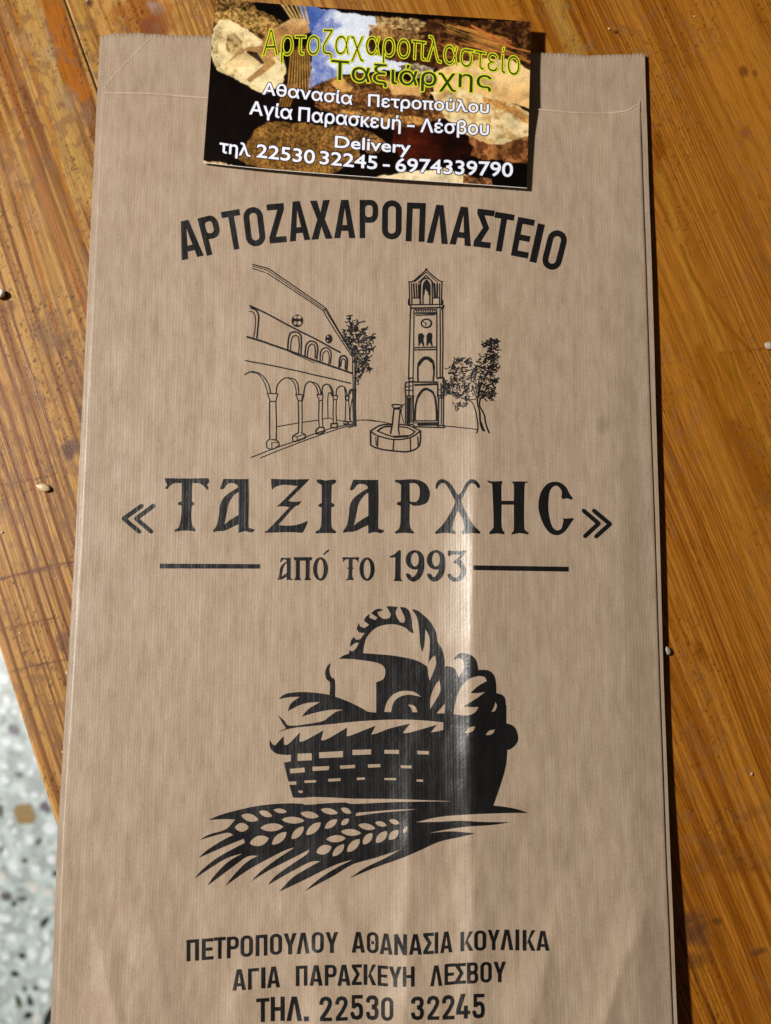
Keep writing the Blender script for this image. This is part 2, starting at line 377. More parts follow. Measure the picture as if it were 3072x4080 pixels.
        band([(2560, 1465), (2700, 1440), (2800, 1415)], 2.5, (0.16, 0.055, 0.010), 0.35, 1.0, 5)
        blot(2710, 1930, 18, 20, (0.20, 0.072, 0.010), 0.7, seed=41); blot(2790, 2590, 22, 50, (0.18, 0.056, 0.008), 0.75, seed=42, n=0.4)
        blot(2765, 3710, 44, 64, (0.060, 0.026, 0.016), 0.75, seed=43, n=0.5, ang=0.5)
        blot(2860, 3400, 90, 60, (0.12, 0.045, 0.012), 0.4, seed=44, n=0.8); blot(2995, 3240, 40, 24, (0.13, 0.045, 0.012), 0.4, seed=45, n=0.8)
        blot(2980, 3450, 70, 40, (0.13, 0.045, 0.012), 0.35, seed=46, n=0.8); blot(2860, 3670, 24, 12, (0.06, 0.025, 0.012), 0.7, seed=47, n=0.9)
        blot(3025, 3790, 24, 10, (0.06, 0.025, 0.012), 0.7, seed=48, n=0.9); blot(2800, 3820, 60, 30, (0.09, 0.035, 0.014), 0.6, seed=49, n=0.9)
    if k == 1: band([(2700, 3700), (2735, 3800), (2800, 3960), (2870, 4120)], 4.5, (0.035, 0.014, 0.007), 0.8, 0.9, 6)
    # grime specks in the pores
    sp = fbm(U / 0.55, V / 0.75, 120, 3); area = fbm(U / 9, V / 14, 121, 3)
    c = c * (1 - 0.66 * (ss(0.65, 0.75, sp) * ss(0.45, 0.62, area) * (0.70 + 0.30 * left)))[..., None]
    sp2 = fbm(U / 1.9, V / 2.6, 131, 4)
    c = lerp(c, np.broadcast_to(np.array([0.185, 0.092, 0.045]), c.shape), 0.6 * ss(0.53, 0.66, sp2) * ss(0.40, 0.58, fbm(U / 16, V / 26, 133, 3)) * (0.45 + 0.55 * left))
    g_ = c.mean(-1, keepdims=True); c = g_ + (c - g_) * 1.10
    return np.clip(c, 0.003, 1)

def wood_mat(name):
    m, nt, b = new_mat(name, 0.4, 0.22)
    a = N(nt, 'ShaderNodeVertexColor'); a.layer_name = 'pigment'
    ang = math.atan2(gdir[1], gdir[0])
    t = N(nt, 'ShaderNodeTexCoord'); mp = N(nt, 'ShaderNodeMapping'); mp.vector_type = 'POINT'; mp.inputs['Rotation'].default_value = (0, 0, -ang)
    nt.links.new(t.outputs['Object'], mp.inputs['Vector'])
    def sc(s):
        v = N(nt, 'ShaderNodeVectorMath'); v.operation = 'MULTIPLY'; v.inputs[1].default_value = s; nt.links.new(mp.outputs['Vector'], v.inputs[0]); return v.outputs[0]
    g1 = noise(nt, sc((90, 2600, 1)), 1.0, 3, 0.6); g2 = noise(nt, sc((260, 5200, 300)), 1.0, 2, 0.6); g3 = noise(nt, sc((2200, 2600, 1)), 1.0, 3, 0.6)
    k = ramp(nt, madd(nt, madd(nt, g1, 0.5, 'MULTIPLY'), madd(nt, madd(nt, g2, 0.3, 'MULTIPLY'), madd(nt, g3, 0.2, 'MULTIPLY'))), [(0.34, (0.56, 0.50, 0.43)), (0.49, (0.98, 0.98, 0.98)), (0.66, (1.26, 1.26, 1.22))])
    c = mixc(nt, a.outputs['Color'], k, 1.0, 'MULTIPLY')
    nt.links.new(c, b.inputs['Base Color'])
    wear = noise(nt, sc((60, 110, 1)), 1.0, 4, 0.6)
    nt.links.new(ramp(nt, wear, [(0.3, (0.30, 0.30, 0.30)), (0.7, (0.50, 0.50, 0.50))]), b.inputs['Roughness'])
    b.inputs['Coat Weight'].default_value = 0.0
    bump(nt, b, madd(nt, madd(nt, g1, 0.8, 'MULTIPLY'), g3), 0.35, 0.00018)
    return m
M_wood = wood_mat('varnished_pine')

table = empty('wooden_table', (float(xy_of(0.3, 0)[0]), float(xy_of(0.3, 0)[1]), -0.75))
tag(table, 'old varnished pine table of glued boards, scratched and stained, under the paper bag', 'table')
def put(o, parent):   # parent but keep world coordinates baked in the mesh
    o.parent = parent; o.matrix_parent_inverse = Matrix.Translation(Vector(parent.location)).inverted(); return o
VMIN, VMAX, TH = -0.38, 0.42, 0.028
v_in0 = min(uv_of(*P0(x, 4120)[:2])[1] for x in (-20, 3100)) ; v_in1 = max(uv_of(*P0(x, -40)[:2])[1] for x in (-20, 3100))
umax_in = max(uv_of(*P0(x, y)[:2])[0] for x, y in ((3100, -40), (3100, 4120)))
DV = 0.00045; DU = 0.00033
for k in range(len(seams) - 1):
    a, b_ = seams[k] + (0.00010 if k == 1 else 0.00002 if k else 0), seams[k + 1] - (0.00010 if k == 0 else 0.00002)
    vis = a < umax_in
    us = np.arange(a, b_, DU if vis else 0.004)
    if vis and b_ > umax_in + 0.004:
        us = np.concatenate([np.arange(a, umax_in + 0.002, DU), np.arange(umax_in + 0.006, b_, 0.005)])
    us = np.append(us, b_)
    vs = np.concatenate([np.arange(VMIN, v_in0, 0.01), np.arange(v_in0, v_in1, DV), np.arange(v_in1 + 0.005, VMAX, 0.01), [VMAX]]) if vis else np.linspace(VMIN, VMAX, 60)
    # only the part of each board that shows needs the dense rows
    if False: vs = np.concatenate([np.arange(VMIN, v_in0, 0.01), np.arange(v_in0, v_in1, 0.0007), np.arange(v_in1 + 0.005, VMAX, 0.01), [VMAX]]); us = np.append(np.arange(a, b_, 0.0005), b_)
    Ug, Vg = np.meshgrid(us, vs)
    X, Y = xy_of(Ug, Vg)
    r = 0.0016 if k == 0 else 0.0002
    dl = np.clip((a + r - Ug) / r, 0, 1); rr_ = 0.0005 if k == 0 else 0.0002; dr = np.clip((Ug - (b_ - rr_)) / rr_, 0, 1)
    Z = -r * (1 - np.sqrt(np.clip(1 - dl ** 2, 0, 1))) * 0.8 - rr_ * (1 - np.sqrt(np.clip(1 - dr ** 2, 0, 1))) * 0.8
    Z = Z - 0.00006 * (fbm(Ug * 1000 / 1.3, Vg * 1000 / 60, 200 + k, 2))
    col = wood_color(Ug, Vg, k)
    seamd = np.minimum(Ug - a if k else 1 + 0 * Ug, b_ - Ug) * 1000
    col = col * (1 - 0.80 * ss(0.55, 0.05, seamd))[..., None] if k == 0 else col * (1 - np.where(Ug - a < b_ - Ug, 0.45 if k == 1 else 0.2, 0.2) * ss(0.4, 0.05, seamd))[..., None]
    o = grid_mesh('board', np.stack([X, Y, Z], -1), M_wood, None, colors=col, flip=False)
    put(o, table)
    if k == 0: o['label'] = 'outermost board with dark cross cuts, ending at the table edge'
    # sides and underside
    bm = bmesh.new()
    cs = [xy_of(uu, vv) for uu, vv in ((a, VMIN), (b_, VMIN), (b_, VMAX), (a, VMAX))]
    top = [bm.verts.new((x, y, -0.0013)) for x, y in cs]; bot = [bm.verts.new((x, y, -TH)) for x, y in cs]
    for i in range(4): bm.faces.new((top[i], bot[i], bot[(i + 1) % 4], top[(i + 1) % 4]))
    bm.faces.new(bot[::-1]); me2 = bpy.data.meshes.new('board_body'); bmesh.ops.recalc_face_normals(bm, faces=bm.faces)
    ca = None; bm.to_mesh(me2); bm.free(); 
    at = me2.color_attributes.new('pigment', 'FLOAT_COLOR', 'POINT')
    for d_ in at.data: d_.color = (0.33, 0.14, 0.03, 1)
    me2.materials.append(M_wood)
    # join side faces into the board itself
    bmj = bmesh.new(); bmj.from_mesh(o.data); bmj.from_mesh(me2); bmj.to_mesh(o.data); bmj.free(); bpy.data.meshes.remove(me2)
# legs (the top has to stand on something)
m_leg, nt_, b_l = new_mat('turned_leg_pine', 0.4, 0.5)
nt_.links.new(ramp(nt_, noise(nt_, mapping(nt_, (60, 60, 4)), 1.0, 4), [(0.3, (0.22, 0.09, 0.02)), (0.7, (0.38, 0.18, 0.05))]), b_l.inputs['Base Color'])
def leg_mesh():
    bm = bmesh.new(); prof = [(0.026, -0.75), (0.028, -0.74), (0.030, -0.5), (0.034, -0.2), (0.036, -0.12), (0.036, -TH)]
    rings = []
    for hw, z in prof:
        rings.append([bm.verts.new((sx * hw, sy * hw, z)) for sx, sy in ((-1, -1), (1, -1), (1, 1), (-1, 1))])
    for A, B in zip(rings[:-1], rings[1:]):
        for i in range(4): bm.faces.new((A[i], A[(i + 1) % 4], B[(i + 1) % 4], B[i]))
    bm.faces.new(rings[0][::-1]); bm.faces.new(rings[-1])
    me = bpy.data.meshes.new('leg'); bm.to_mesh(me); bm.free(); me.materials.append(m_leg); return me
lm = leg_mesh()
for uu, vv in ((0.10, VMIN + 0.06), (seams[-1] - 0.06, VMIN + 0.06), (seams[-1] - 0.06, VMAX - 0.06), (0.10, VMAX - 0.06)):
    o = bpy.data.objects.new('leg', lm); COL.objects.link(o); o.parent = table
    x, y = xy_of(uu, vv); o.location = (x - table.location[0], y - table.location[1], 0.75)

# ------------------------------------------------------------------ FLOOR (terrazzo)
FZ = -0.75
m_fl, nt, b = new_mat('terrazzo_cement', 0.35, 0.5)
vor = N(nt, 'ShaderNodeTexVoronoi'); vor.inputs['Scale'].default_value = 150; nt.links.new(mapping(nt), vor.inputs['Vector'])
sepn = noise(nt, mapping(nt), 60, 4)
basec = ramp(nt, sepn, [(0.3, (0.40, 0.46, 0.43)), (0.7, (0.56, 0.62, 0.60))])
spk = ramp(nt, vor.outputs['Color'], [(0.35, (0.75, 0.75, 0.75)), (0.6, (1.12, 1.14, 1.16)), (0.8, (1.25, 1.28, 1.3))])
nt.links.new(mixc(nt, basec, spk, 0.8, 'MULTIPLY'), b.inputs['Base Color'])
fl = mesh_from('floor', [(-3, -3, FZ), (3, -3, FZ), (3, 3, FZ), (-3, 3, FZ)], [(0, 1, 2, 3)], m_fl); tag(fl, kind='structure')
chipcols = {'white': (0.80, 0.83, 0.86), 'cream': (0.70, 0.68, 0.62), 'grey': (0.34, 0.38, 0.37), 'black': (0.018, 0.022, 0.022),
            'plum': (0.115, 0.10, 0.13), 'ochre': (0.30, 0.185, 0.055), 'olive': (0.06, 0.06, 0.035), 'pale_green': (0.48, 0.55, 0.50)}
M_chip = {}
for n_, c_ in chipcols.items():
    m, nt, b = new_mat('stone_' + n_, 0.3, 0.5)
    nt.links.new(ramp(nt, noise(nt, mapping(nt), 220, 3), [(0.3, tuple(x * 0.85 for x in c_)), (0.7, tuple(min(1, x * 1.12) for x in c_))]), b.inputs['Base Color']); M_chip[n_] = m
def chip(px, py, rx, ry, kind, ang=None, lab=None, z=0.0006):
    ang = rnd.uniform(0, 3.14) if ang is None else ang
    n = rnd.randint(5, 7); pts = []
    for i in range(n):
        a = 2 * math.pi * (i + rnd.uniform(-.22, .22)) / n; rr = rnd.uniform(0.78, 1.18)
        ex, ey = rx * rr * math.cos(a), ry * rr * math.sin(a)
        pts.append((px + ex * math.cos(ang) - ey * math.sin(ang), py + ex * math.sin(ang) + ey * math.cos(ang)))
    P = unproj([p[0] for p in pts], [p[1] for p in pts], FZ + z)
    c = P.mean(0); n = len(P)
    vv = list(P - c) + list((P - c) * 1.04 - np.array([0, 0, z + 0.0005]))
    ff = [tuple(range(n))[::-1]] + [(i, (i + 1) % n, n + (i + 1) % n, n + i) for i in range(n)]
    o = mesh_from('stone_chip', vv, ff, M_chip[kind], fl); o.location = c
    if lab: o['label'] = lab
    return o
K = 300 / 754.0
def c1(x, y): return x * K, 3200 + y * K
big = [(235, 105, 130, 112, 'ochre', 0.1), (455, 45, 60, 62, 'plum', 0.0), (60, 940, 58, 52, 'plum', -0.3), (215, 960, 55, 30, 'plum', 0.0), (440, 1195, 72, 28, 'black', -0.95),
       (385, 390, 48, 22, 'olive', -1.1), (240, 578, 30, 26, 'olive', 0), (550, 705, 28, 36, 'black', 0.3), (215, 1528, 42, 34, 'black', 0.2), (150, 1710, 52, 30, 'black', 0.25),
       (242, 1862, 24, 26, 'black', 0), (352, 1855, 28, 26, 'black', 0.3), (182, 1985, 28, 60, 'olive', -0.3), (298, 1985, 32, 66, 'black', -0.2), (275, 2125, 55, 42, 'black', -0.5),
       (490, 2140, 55, 110, 'black', 0.5), (210, 1285, 30, 18, 'grey', 0), (20, 1385, 20, 24, 'grey', 0), (35, 650, 26, 24, 'grey', 0), (5, 80, 26, 70, 'olive', 0), (5, 470, 16, 40, 'olive', 0),
       (300, 375, 50, 62, 'white', 0.3), (140, 620, 60, 62, 'white', 0), (365, 660, 55, 42, 'white', 0), (330, 850, 62, 52, 'cream', 0.4), (360, 1075, 46, 36, 'white', 0), (130, 1350, 52, 44, 'white', 0.4),
       (325, 1510, 52, 78, 'white', -0.1), (460, 1530, 52, 110, 'white', 0.3), (455, 1810, 62, 66, 'white', 0), (455, 1955, 46, 52, 'white', 0.5), (370, 2160, 46, 60, 'cream', 0.2), (470, 1320, 34, 66, 'white', -0.2),
       (500, 250, 78, 66, 'white', 0), (520, 560, 52, 48, 'white', -0.5), (490, 900, 46, 40, 'cream', 0), (60, 1150, 90, 40, 'white', 0.3), (100, 190, 36, 26, 'white', 0), (510, 1050, 50, 34, 'cream', 0.2),
       (230, 1615, 40, 26, 'white', 0.2), (60, 1540, 40, 30, 'white', 0), (150, 280, 40, 36, 'white', 0), (260, 1060, 28, 24, 'cream', 0), (60, 500, 46, 44, 'white', 0.2)]
placed = []
for x, y, rx, ry, kd, an in big:
    X, Y = c1(x, y); placed.append((X, Y, max(rx, ry) * K))
    chip(X, Y, rx * K, ry * K, kd, an, 'large ochre stone chip' if kd == 'ochre' else None)
K2 = 300 / 948.0
for x, y, rx, ry, kd, an in [(165, 975, 90, 76, 'plum', 0.3), (130, 1260, 55, 42, 'grey', 0.4), (235, 1540, 55, 28, 'olive', 0.1), (85, 590, 55, 52, 'white', 0), (190, 740, 46, 46, 'white', 0), (90, 1120, 80, 60, 'white', 0.1),
                             (40, 730, 52, 40, 'white', 0), (250, 1190, 60, 46, 'white', 0.3), (280, 1430, 66, 46, 'white', 0), (60, 1600, 70, 60, 'white', 0), (60, 1430, 60, 46, 'white', 0.2), (300, 1790, 66, 40, 'white', 0), (440, 1790, 52, 46, 'white', 0.5), (60, 330, 55, 60, 'white', 0.2), (20, 860, 26, 50, 'grey', 0)]:
    X, Y = x * K2, 2600 + y * K2; placed.append((X, Y, max(rx, ry) * K2)); chip(X, Y, rx * K2, ry * K2, kd, an)
cnt = 0; tries = 0
while cnt < 225 and tries < 6000:
    tries += 1
    X = rnd.uniform(-60, 330); Y = rnd.uniform(2300, 4130)
    rr = rnd.uniform(6, 19)
    if any(math.hypot(X - a, Y - b2) < 0.95 * (r2 + rr) for a, b2, r2 in placed): continue
    placed.append((X, Y, rr)); cnt += 1
    chip(X, Y, rr * rnd.uniform(.8, 1.15), rr * rnd.uniform(.6, 1.0), rnd.choices(['white', 'cream', 'grey', 'pale_green', 'black', 'plum', 'olive'], [44, 10, 16, 22, 3, 3, 2])[0])

# ------------------------------------------------------------------ BAG
bag = empty('paper_bag', (0, 0, 0.0))
tag(bag, 'flat brown kraft paper bakery bag printed in black, lying on the wooden table', 'paper bag')
top_x = np.array([398, 430, 460, 560, 640, 820, 1200, 1700, 2140, 2250, 2350, 2430, 2500, 2569.]); top_y = np.array([141, 134, 130, 131, 136, 142, 158, 186, 207, 212, 219, 217, 213, 211.])
mx = np.array([405, 590, 820, 1200, 1700, 2130, 2300, 2420, 2500, 2535, 2549.]); my = np.array([368, 370, 388, 400, 418, 432, 448, 450, 440, 424, 400.])
YB = 4330.0   # bag runs on past the lower edge of the picture
def sheet(name, fl_, fr_, topx, topy, hfun, mat, nx, step, teeth, off=0.0):
    s = np.linspace(0, 1, nx)
    ex = np.array([.0007, .0014, .0022, .0034, .005]); s = np.unique(np.concatenate([s, ex, 1 - ex]))
    ty0 = np.interp(fl_(0) + s * (fr_(0) - fl_(0)), topx, topy)
    tw = (fr_(300) - fl_(300))
    ty = np.interp(fl_(250.) + s * (fr_(250.) - fl_(250.)), topx, topy) 
    if teeth: ty = ty + teeth * (0.4 + 1.2 * fbm(s * tw / 60, 0 * s, 78, 2)) * (np.abs(((s * tw / 16.5) % 1) - 0.5) * 2) + 4.5 * (fbm(s * tw / 25, 0 * s, 77, 2) - .5)
    n = int((YB - 250) / step)
    T = np.linspace(0, 1, n) 
    PY = ty[None, :] * (1 - T[:, None]) + YB * T[:, None]
    fl = fl_(PY); fr = fr_(PY); PX = fl + s[None, :] * (fr - fl)
    f = lambda a, b: unproj(a, b, (hfun(a, b) + off) / 1000.0)
    PTS = f(PX, PY)
    return grid_mesh(name, PTS, mat, bag, flip=True if False else False), PX, PY
back, _, _ = sheet('back_panel', L_, R_, top_x, top_y, back_h, M_paper_in, 560, 20, 3.2)
front, FPX_, FPY_ = sheet('front_panel', FL_, FR_, mx, my, front_h, M_paper, 300, 13, 1.6)
for o in (back, front):
    so = o.modifiers.new('thickness', 'SOLIDIFY'); so.thickness = 0.00009; so.offset = -1.0 
# gussets: a V fold between the two sheets on each side
for side in (-1, 1):
    ys_ = np.arange(450, YB, 14.0)
    if side < 0: xf, xb = FL_(ys_), L_(ys_)
    else: xf, xb = FR_(ys_), R_(ys_)
    inn = 60.0 * side
    hf = front_h(xf, ys_) - 0.03; hb = edge_h(xb, ys_) - 0.28 + 0.02
    cols = []
    for t, (x, h) in enumerate([(xf - inn * .0, hf - 0.06), (xf - inn * .25, hf - 0.16), (xf - inn, (hf + hb) / 2), (xb - inn * .3, hb + 0.12), (xb, hb + 0.08)]):
        h = np.minimum(h, front_h(x, ys_) - 0.12) if t < 3 else h
        cols.append(unproj(x, ys_, h / 1000.0))
    g = grid_mesh('side_gusset', np.stack(cols, 1), M_paper_in, bag)
# ------------------------------------------------------------------ 2D ink shapes -> sheets of print lying on the paper
def smooth(poly, sharp=58, n=4, closed=True):
    P = [np.array(p, float) for p in poly]; m = len(P); out = []
    def corner(i):
        if not closed and (i == 0 or i == m - 1): return True
        a = P[i] - P[i - 1]; b = P[(i + 1) % m] - P[i]
        la, lb = np.linalg.norm(a), np.linalg.norm(b)
        if la < 1e-6 or lb < 1e-6: return False
        return math.degrees(math.acos(max(-1, min(1, float(np.dot(a, b) / la / lb))))) > sharp
    cor = [corner(i) for i in range(m)]
    for i in range(m if closed else m - 1):
        p1, p2 = P[i], P[(i + 1) % m]
        p0 = P[i - 1] if not cor[i] else p1 - (p2 - p1) * 0.5
        p3 = P[(i + 2) % m] if not cor[(i + 1) % m] else p2 + (p2 - p1) * 0.5
        L = np.linalg.norm(p2 - p1)
        k = 1 if (cor[i] and cor[(i + 1) % m]) or L < 3 else n
        for j in range(k):
            t = j / k
            out.append(0.5 * ((2 * p1) + (-p0 + p2) * t + (2 * p0 - 5 * p1 + 4 * p2 - p3) * t * t + (-p0 + 3 * p1 - 3 * p2 + p3) * t ** 3))
    if not closed: out.append(P[-1])
    return [tuple(p) for p in out]
def ell(cx, cy, rx, ry, ang=0.0, n=28):
    c, s = math.cos(ang), math.sin(ang); r = []
    for i in range(n):
        a = 2 * math.pi * i / n; x, y = rx * math.cos(a), ry * math.sin(a); r.append((cx + x * c - y * s, cy + x * s + y * c))
    return r
def lens(cx, cy, L, W, deg):
    a = math.radians(deg); c, s = math.cos(a), math.sin(a); r = []
    for i in range(9): 
        t = -1 + i / 4.0; r.append((t * L / 2, -W / 2 * (1 - t * t) ** 0.8 if abs(t) < 1 else 0))
    for i in range(1, 8):
        t = 1 - i / 4.0; r.append((t * L / 2, W / 2 * (1 - t * t) ** 0.8))
    return [(cx + x * c - y * s, cy + x * s + y * c) for x, y in r]
def stroke(pts, w0, w1=None, cap=True, nn=8):
    """list of polygons covering a thick polyline"""
    w1 = w0 if w1 is None else w1; out = []; m = len(pts)
    ws = [w0 + (w1 - w0) * i / max(1, m - 1) for i in range(m)]
    for i in range(m - 1):
        (x0, y0), (x1, y1) = pts[i], pts[i + 1]; L = math.hypot(x1 - x0, y1 - y0)
        if L < 1e-6: continue
        nx, ny = -(y1 - y0) / L, (x1 - x0) / L; a, b = ws[i] / 2, ws[i + 1] / 2
        out.append([(x0 + nx * a, y0 + ny * a), (x1 + nx * b, y1 + ny * b), (x1 - nx * b, y1 - ny * b), (x0 - nx * a, y0 - ny * a)])
    for i in range(m):
        if (i in (0, m - 1)) and not cap: continue
        out.append(ell(pts[i][0], pts[i][1], ws[i] / 2, ws[i] / 2, 0.1, nn))
    return out
def cdt_fill(ink, holes):
    vs, fs = [], []
    for poly in ink + holes:
        ar = sum(poly[i - 1][0] * poly[i][1] - poly[i][0] * poly[i - 1][1] for i in range(len(poly)))
        if ar < 0: poly = poly[::-1]          # the triangulation wants every outline wound the same way
        b0 = len(vs); vs += [Vector((p[0], p[1])) for p in poly]; fs.append(list(range(b0, b0 + len(poly))))
    r = delaunay_2d_cdt(vs, [], fs, 1, 1e-4, True)
    ni = len(ink); faces = []
    for f, of in zip(r[2], r[5]):
        if any(i < ni for i in of) and not any(i >= ni for i in of): faces.append(f)
    return [(v.x, v.y) for v in r[0]], faces
def ink_object(name, ink, holes=(), cut=16.0, off=0.07, fn=None, mat=None, parent=None, label=None, nrm=True):
    V2, F = cdt_fill([list(p) for p in ink], [list(p) for p in holes])
    bm = bmesh.new(); bv = [bm.verts.new((x, y, 0)) for x, y in V2]
    for f in F:
        try: bm.faces.new([bv[i] for i in f])
        except ValueError: pass
    loose = [v for v in bm.verts if not v.link_faces]; bmesh.ops.delete(bm, geom=loose, context='VERTS')
    if cut:
        xs = [v.co.x for v in bm.verts]; ys = [v.co.y for v in bm.verts]
        for ax, lo, hi in ((0, min(xs), max(xs)), (1, min(ys), max(ys))):
            q = math.floor(lo / cut) * cut + cut
            while q < hi:
                co = (q, 0, 0) if ax == 0 else (0, q, 0); no = (1, 0, 0) if ax == 0 else (0, 1, 0)
                bmesh.ops.bisect_plane(bm, geom=bm.verts[:] + bm.edges[:] + bm.faces[:], plane_co=co, plane_no=no, dist=1e-4); q += cut
    bmesh.ops.triangulate(bm, faces=bm.faces)
    bm.verts.index_update()
    arr = np.array([(v.co.x, v.co.y) for v in bm.verts]); faces = [[v.index for v in f.verts] for f in bm.faces]; bm.free()
    fn = fn or bag_top
    P = fn(arr[:, 0], arr[:, 1], off)
    # orient up
    a, b, c = (P[[f[i] for f in faces]] for i in range(3)); up = np.cross(b - a, c - a)[:, 2]
    faces = [f if u > 0 else f[::-1] for f, u in zip(faces, up)]
    nm = surf_normals(lambda x, y: fn(x, y, off), arr[:, 0], arr[:, 1]) if nrm else None
    o = mesh_from(name, P, faces, mat or M_ink, parent, normals=nm)
    if label: o['label'] = label
    return o

# condensed grotesque capitals: (ink, holes) in a unit box, y up
def rr(x0, y0, x1, y1, rx, ry, n=5):
    r = []
    for cx, cy, a0 in ((x1 - rx, y1 - ry, 0), (x0 + rx, y1 - ry, 90), (x0 + rx, y0 + ry, 180), (x1 - rx, y0 + ry, 270)):
        for i in range(n + 1):
            a = math.radians(a0 + 90 * i / n); r.append((cx + rx * math.cos(a), cy + ry * math.sin(a)))
    return r
def bx(x0, y0, x1, y1): return [(x0, y0), (x1, y0), (x1, y1), (x0, y1)]
def dig(pts, w=0.165): return [[(x / 0.55, y) for x, y in q] for q in stroke(smooth(pts, 70, 4, False), w, cap=False, nn=10)]
T_, H_ = 0.30, 0.155
GL = {
 'Α': ([[(0, 0), (.33, 1), (.67, 1), (1, 0), (.71, 0), (.66, .19), (.34, .19), (.29, 0)]], [[(.385, .34), (.615, .34), (.5, .80)]]),
 'Ρ': ([bx(0, 0, T_, 1), rr(0, .40, 1, 1, .40, .24)], [rr(T_, .55, .70, .86, .16, .09)]),
 'Τ': ([bx(0, 1 - H_, 1, 1), bx(.35, 0, .65, 1)], []),
 'Ο': ([rr(0, 0, 1, 1, .48, .25)], [rr(.30, .15, .70, .85, .18, .10)]),
 'Ζ': ([[(0, 1), (1, 1), (1, .85), (.37, .155), (1, .155), (1, 0), (0, 0), (0, .15), (.62, .845), (0, .845)]], []),
 'Χ': ([[(0, 0), (.33, 0), (.5, .33), (.67, 0), (1, 0), (.68, .51), (.97, 1), (.65, 1), (.5, .68), (.36, 1), (.03, 1), (.33, .51)]], []),
 'Π': ([[(0, 0), (.31, 0), (.31, .845), (.69, .845), (.69, 0), (1, 0), (1, 1), (0, 1)]], []),
 'Λ': ([[(0, 0), (.33, 1), (.67, 1), (1, 0), (.70, 0), (.5, .76), (.30, 0)]], []),
 'Σ': ([[(0, 0), (1, 0), (1, .155), (.42, .155), (.80, .52), (.44, .845), (1, .845), (1, 1), (0, 1), (0, .87), (.44, .52), (0, .14)]], []),
 'Ε': ([bx(0, 0, .33, 1), bx(0, 0, 1, H_), bx(0, .42, .92, .57), bx(0, 1 - H_, 1, 1)], []),
 'Ι': ([bx(0, 0, 1, 1)], []),
 'Υ': ([[(.35, 0), (.65, 0), (.65, .40), (1, 1), (.69, 1), (.5, .62), (.31, 1), (0, 1), (.35, .40)]], []),
 'Θ': ([rr(0, 0, 1, 1, .48, .25), ], [rr(.29, .15, .71, .43, .18, .10), rr(.29, .57, .71, .85, .18, .10), bx(.27, .40, .38, .60), bx(.62, .40, .73, .60)]),
 'Ν': ([bx(0, 0, .29, 1), bx(.71, 0, 1, 1), [(0, 1), (.30, 1), (1, 0), (.70, 0)]], []),
 'Κ': ([bx(0, 0, .29, 1), [(.29, .30), (.68, 1), (.99, 1), (.58, .55), (1, 0), (.68, 0), (.40, .42), (.29, .28)]], []),
 'Γ': ([bx(0, 0, .34, 1), bx(0, 1 - H_, 1, 1)], []),
 'Η': ([bx(0, 0, .30, 1), bx(.70, 0, 1, 1), bx(0, .42, 1, .58)], []),
 'Β': ([bx(0, 0, .30, 1), rr(0, .46, .96, 1, .34, .20), rr(0, 0, 1, .55, .36, .22)], [rr(.30, .60, .68, .86, .14, .08), rr(.30, .14, .70, .43, .14, .09)]),
 '.': ([bx(0, 0, 1, 1)], []),
 '2': (dig([(.085, .66), (.085, .76), (.14, .88), (.275, .92), (.41, .88), (.47, .76), (.45, .64), (.32, .40), (.11, .13)]) + [bx(.04, 0, 1, .15), bx(.06, .05, .36, .19)], []),
 '3': (dig([(.08, .70), (.09, .82), (.16, .90), (.275, .92), (.39, .90), (.46, .82), (.46, .68), (.40, .57), (.26, .53)]) + dig([(.26, .53), (.40, .50), (.47, .38), (.47, .24), (.42, .12), (.275, .08), (.13, .12), (.08, .26), (.08, .32)]), []),
 '5': (dig([(.13, .50), (.22, .60), (.34, .61), (.44, .54), (.47, .40), (.47, .24), (.42, .12), (.275, .08), (.13, .12), (.08, .26), (.08, .30)]) + [bx(.10, 1 - .15, .97, 1), bx(.10, .46, .36, 1)], []),
 '0': ([rr(0, 0, 1, 1, .48, .26)], [rr(.30, .15, .70, .85, .18, .12)]),
 '4': ([[(.34, 1), (.68, 1), (.32, .34), (.32, .20), (0, .20), (0, .36)], bx(0, .17, 1, .32), bx(.55, 0, .84, .52)], []),
}
def place(ch, BL, BR, TL):
    ink, holes = GL[ch]; BL, BR, TL = map(np.array, (BL, BR, TL)); e1 = BR - BL; e2 = TL - BL
    f = lambda poly: [tuple(BL + e1 * x + e2 * y) for x, y in poly]
    return [f(p) for p in ink], [f(p) for p in holes]

# ---- arched heading
A0 = (680, 760); AS = 0.9724
head = [('Α', (90, 275), (57, 122), 92), ('Ρ', (186, 257), (147, 104), 78), ('Τ', (270, 240), (243, 81), 76), ('Ο', (352, 227), (333, 67), 80), ('Ζ', (441, 213), (427, 53), 70), ('Α', (530, 204), (514, 43), 84),
        ('Χ', (620, 198), (611, 39), 87), ('Α', (713, 194), (713, 37), 87), ('Ρ', (812, 194), (812, 37), 76), ('Ο', (905, 199), (907, 39), 80), ('Π', (1001, 208), (1007, 49), 77), ('Λ', (1092, 216), (1103, 58), 87),
        ('Α', (1186, 223), (1203, 66), 88), ('Σ', (1274, 232), (1293, 77), 70), ('Τ', (1344, 248), (1370, 92), 80), ('Ε', (1428, 271), (1458, 113), 70), ('Ι', (1484, 293), (1519, 136), 29), ('Ο', (1553, 322), (1593, 163), 80)]
ink, holes = [], []
for ch, b_, t_, wd in head:
    b_ = np.array(b_, float); t_ = np.array(t_, float); up = t_ - b_; n = np.array([-up[1], up[0]]); n = n / np.linalg.norm(n)
    if n[0] < 0: n = -n
    BL = b_ - n * wd / 2; BR = b_ + n * wd / 2; TL = BL + up
    g = place(ch, *[(A0[0] + AS * p[0], A0[1] + AS * p[1]) for p in (BL, BR, TL)]); ink += g[0]; holes += g[1]
ink_object('printed_heading', ink, holes, parent=bag)

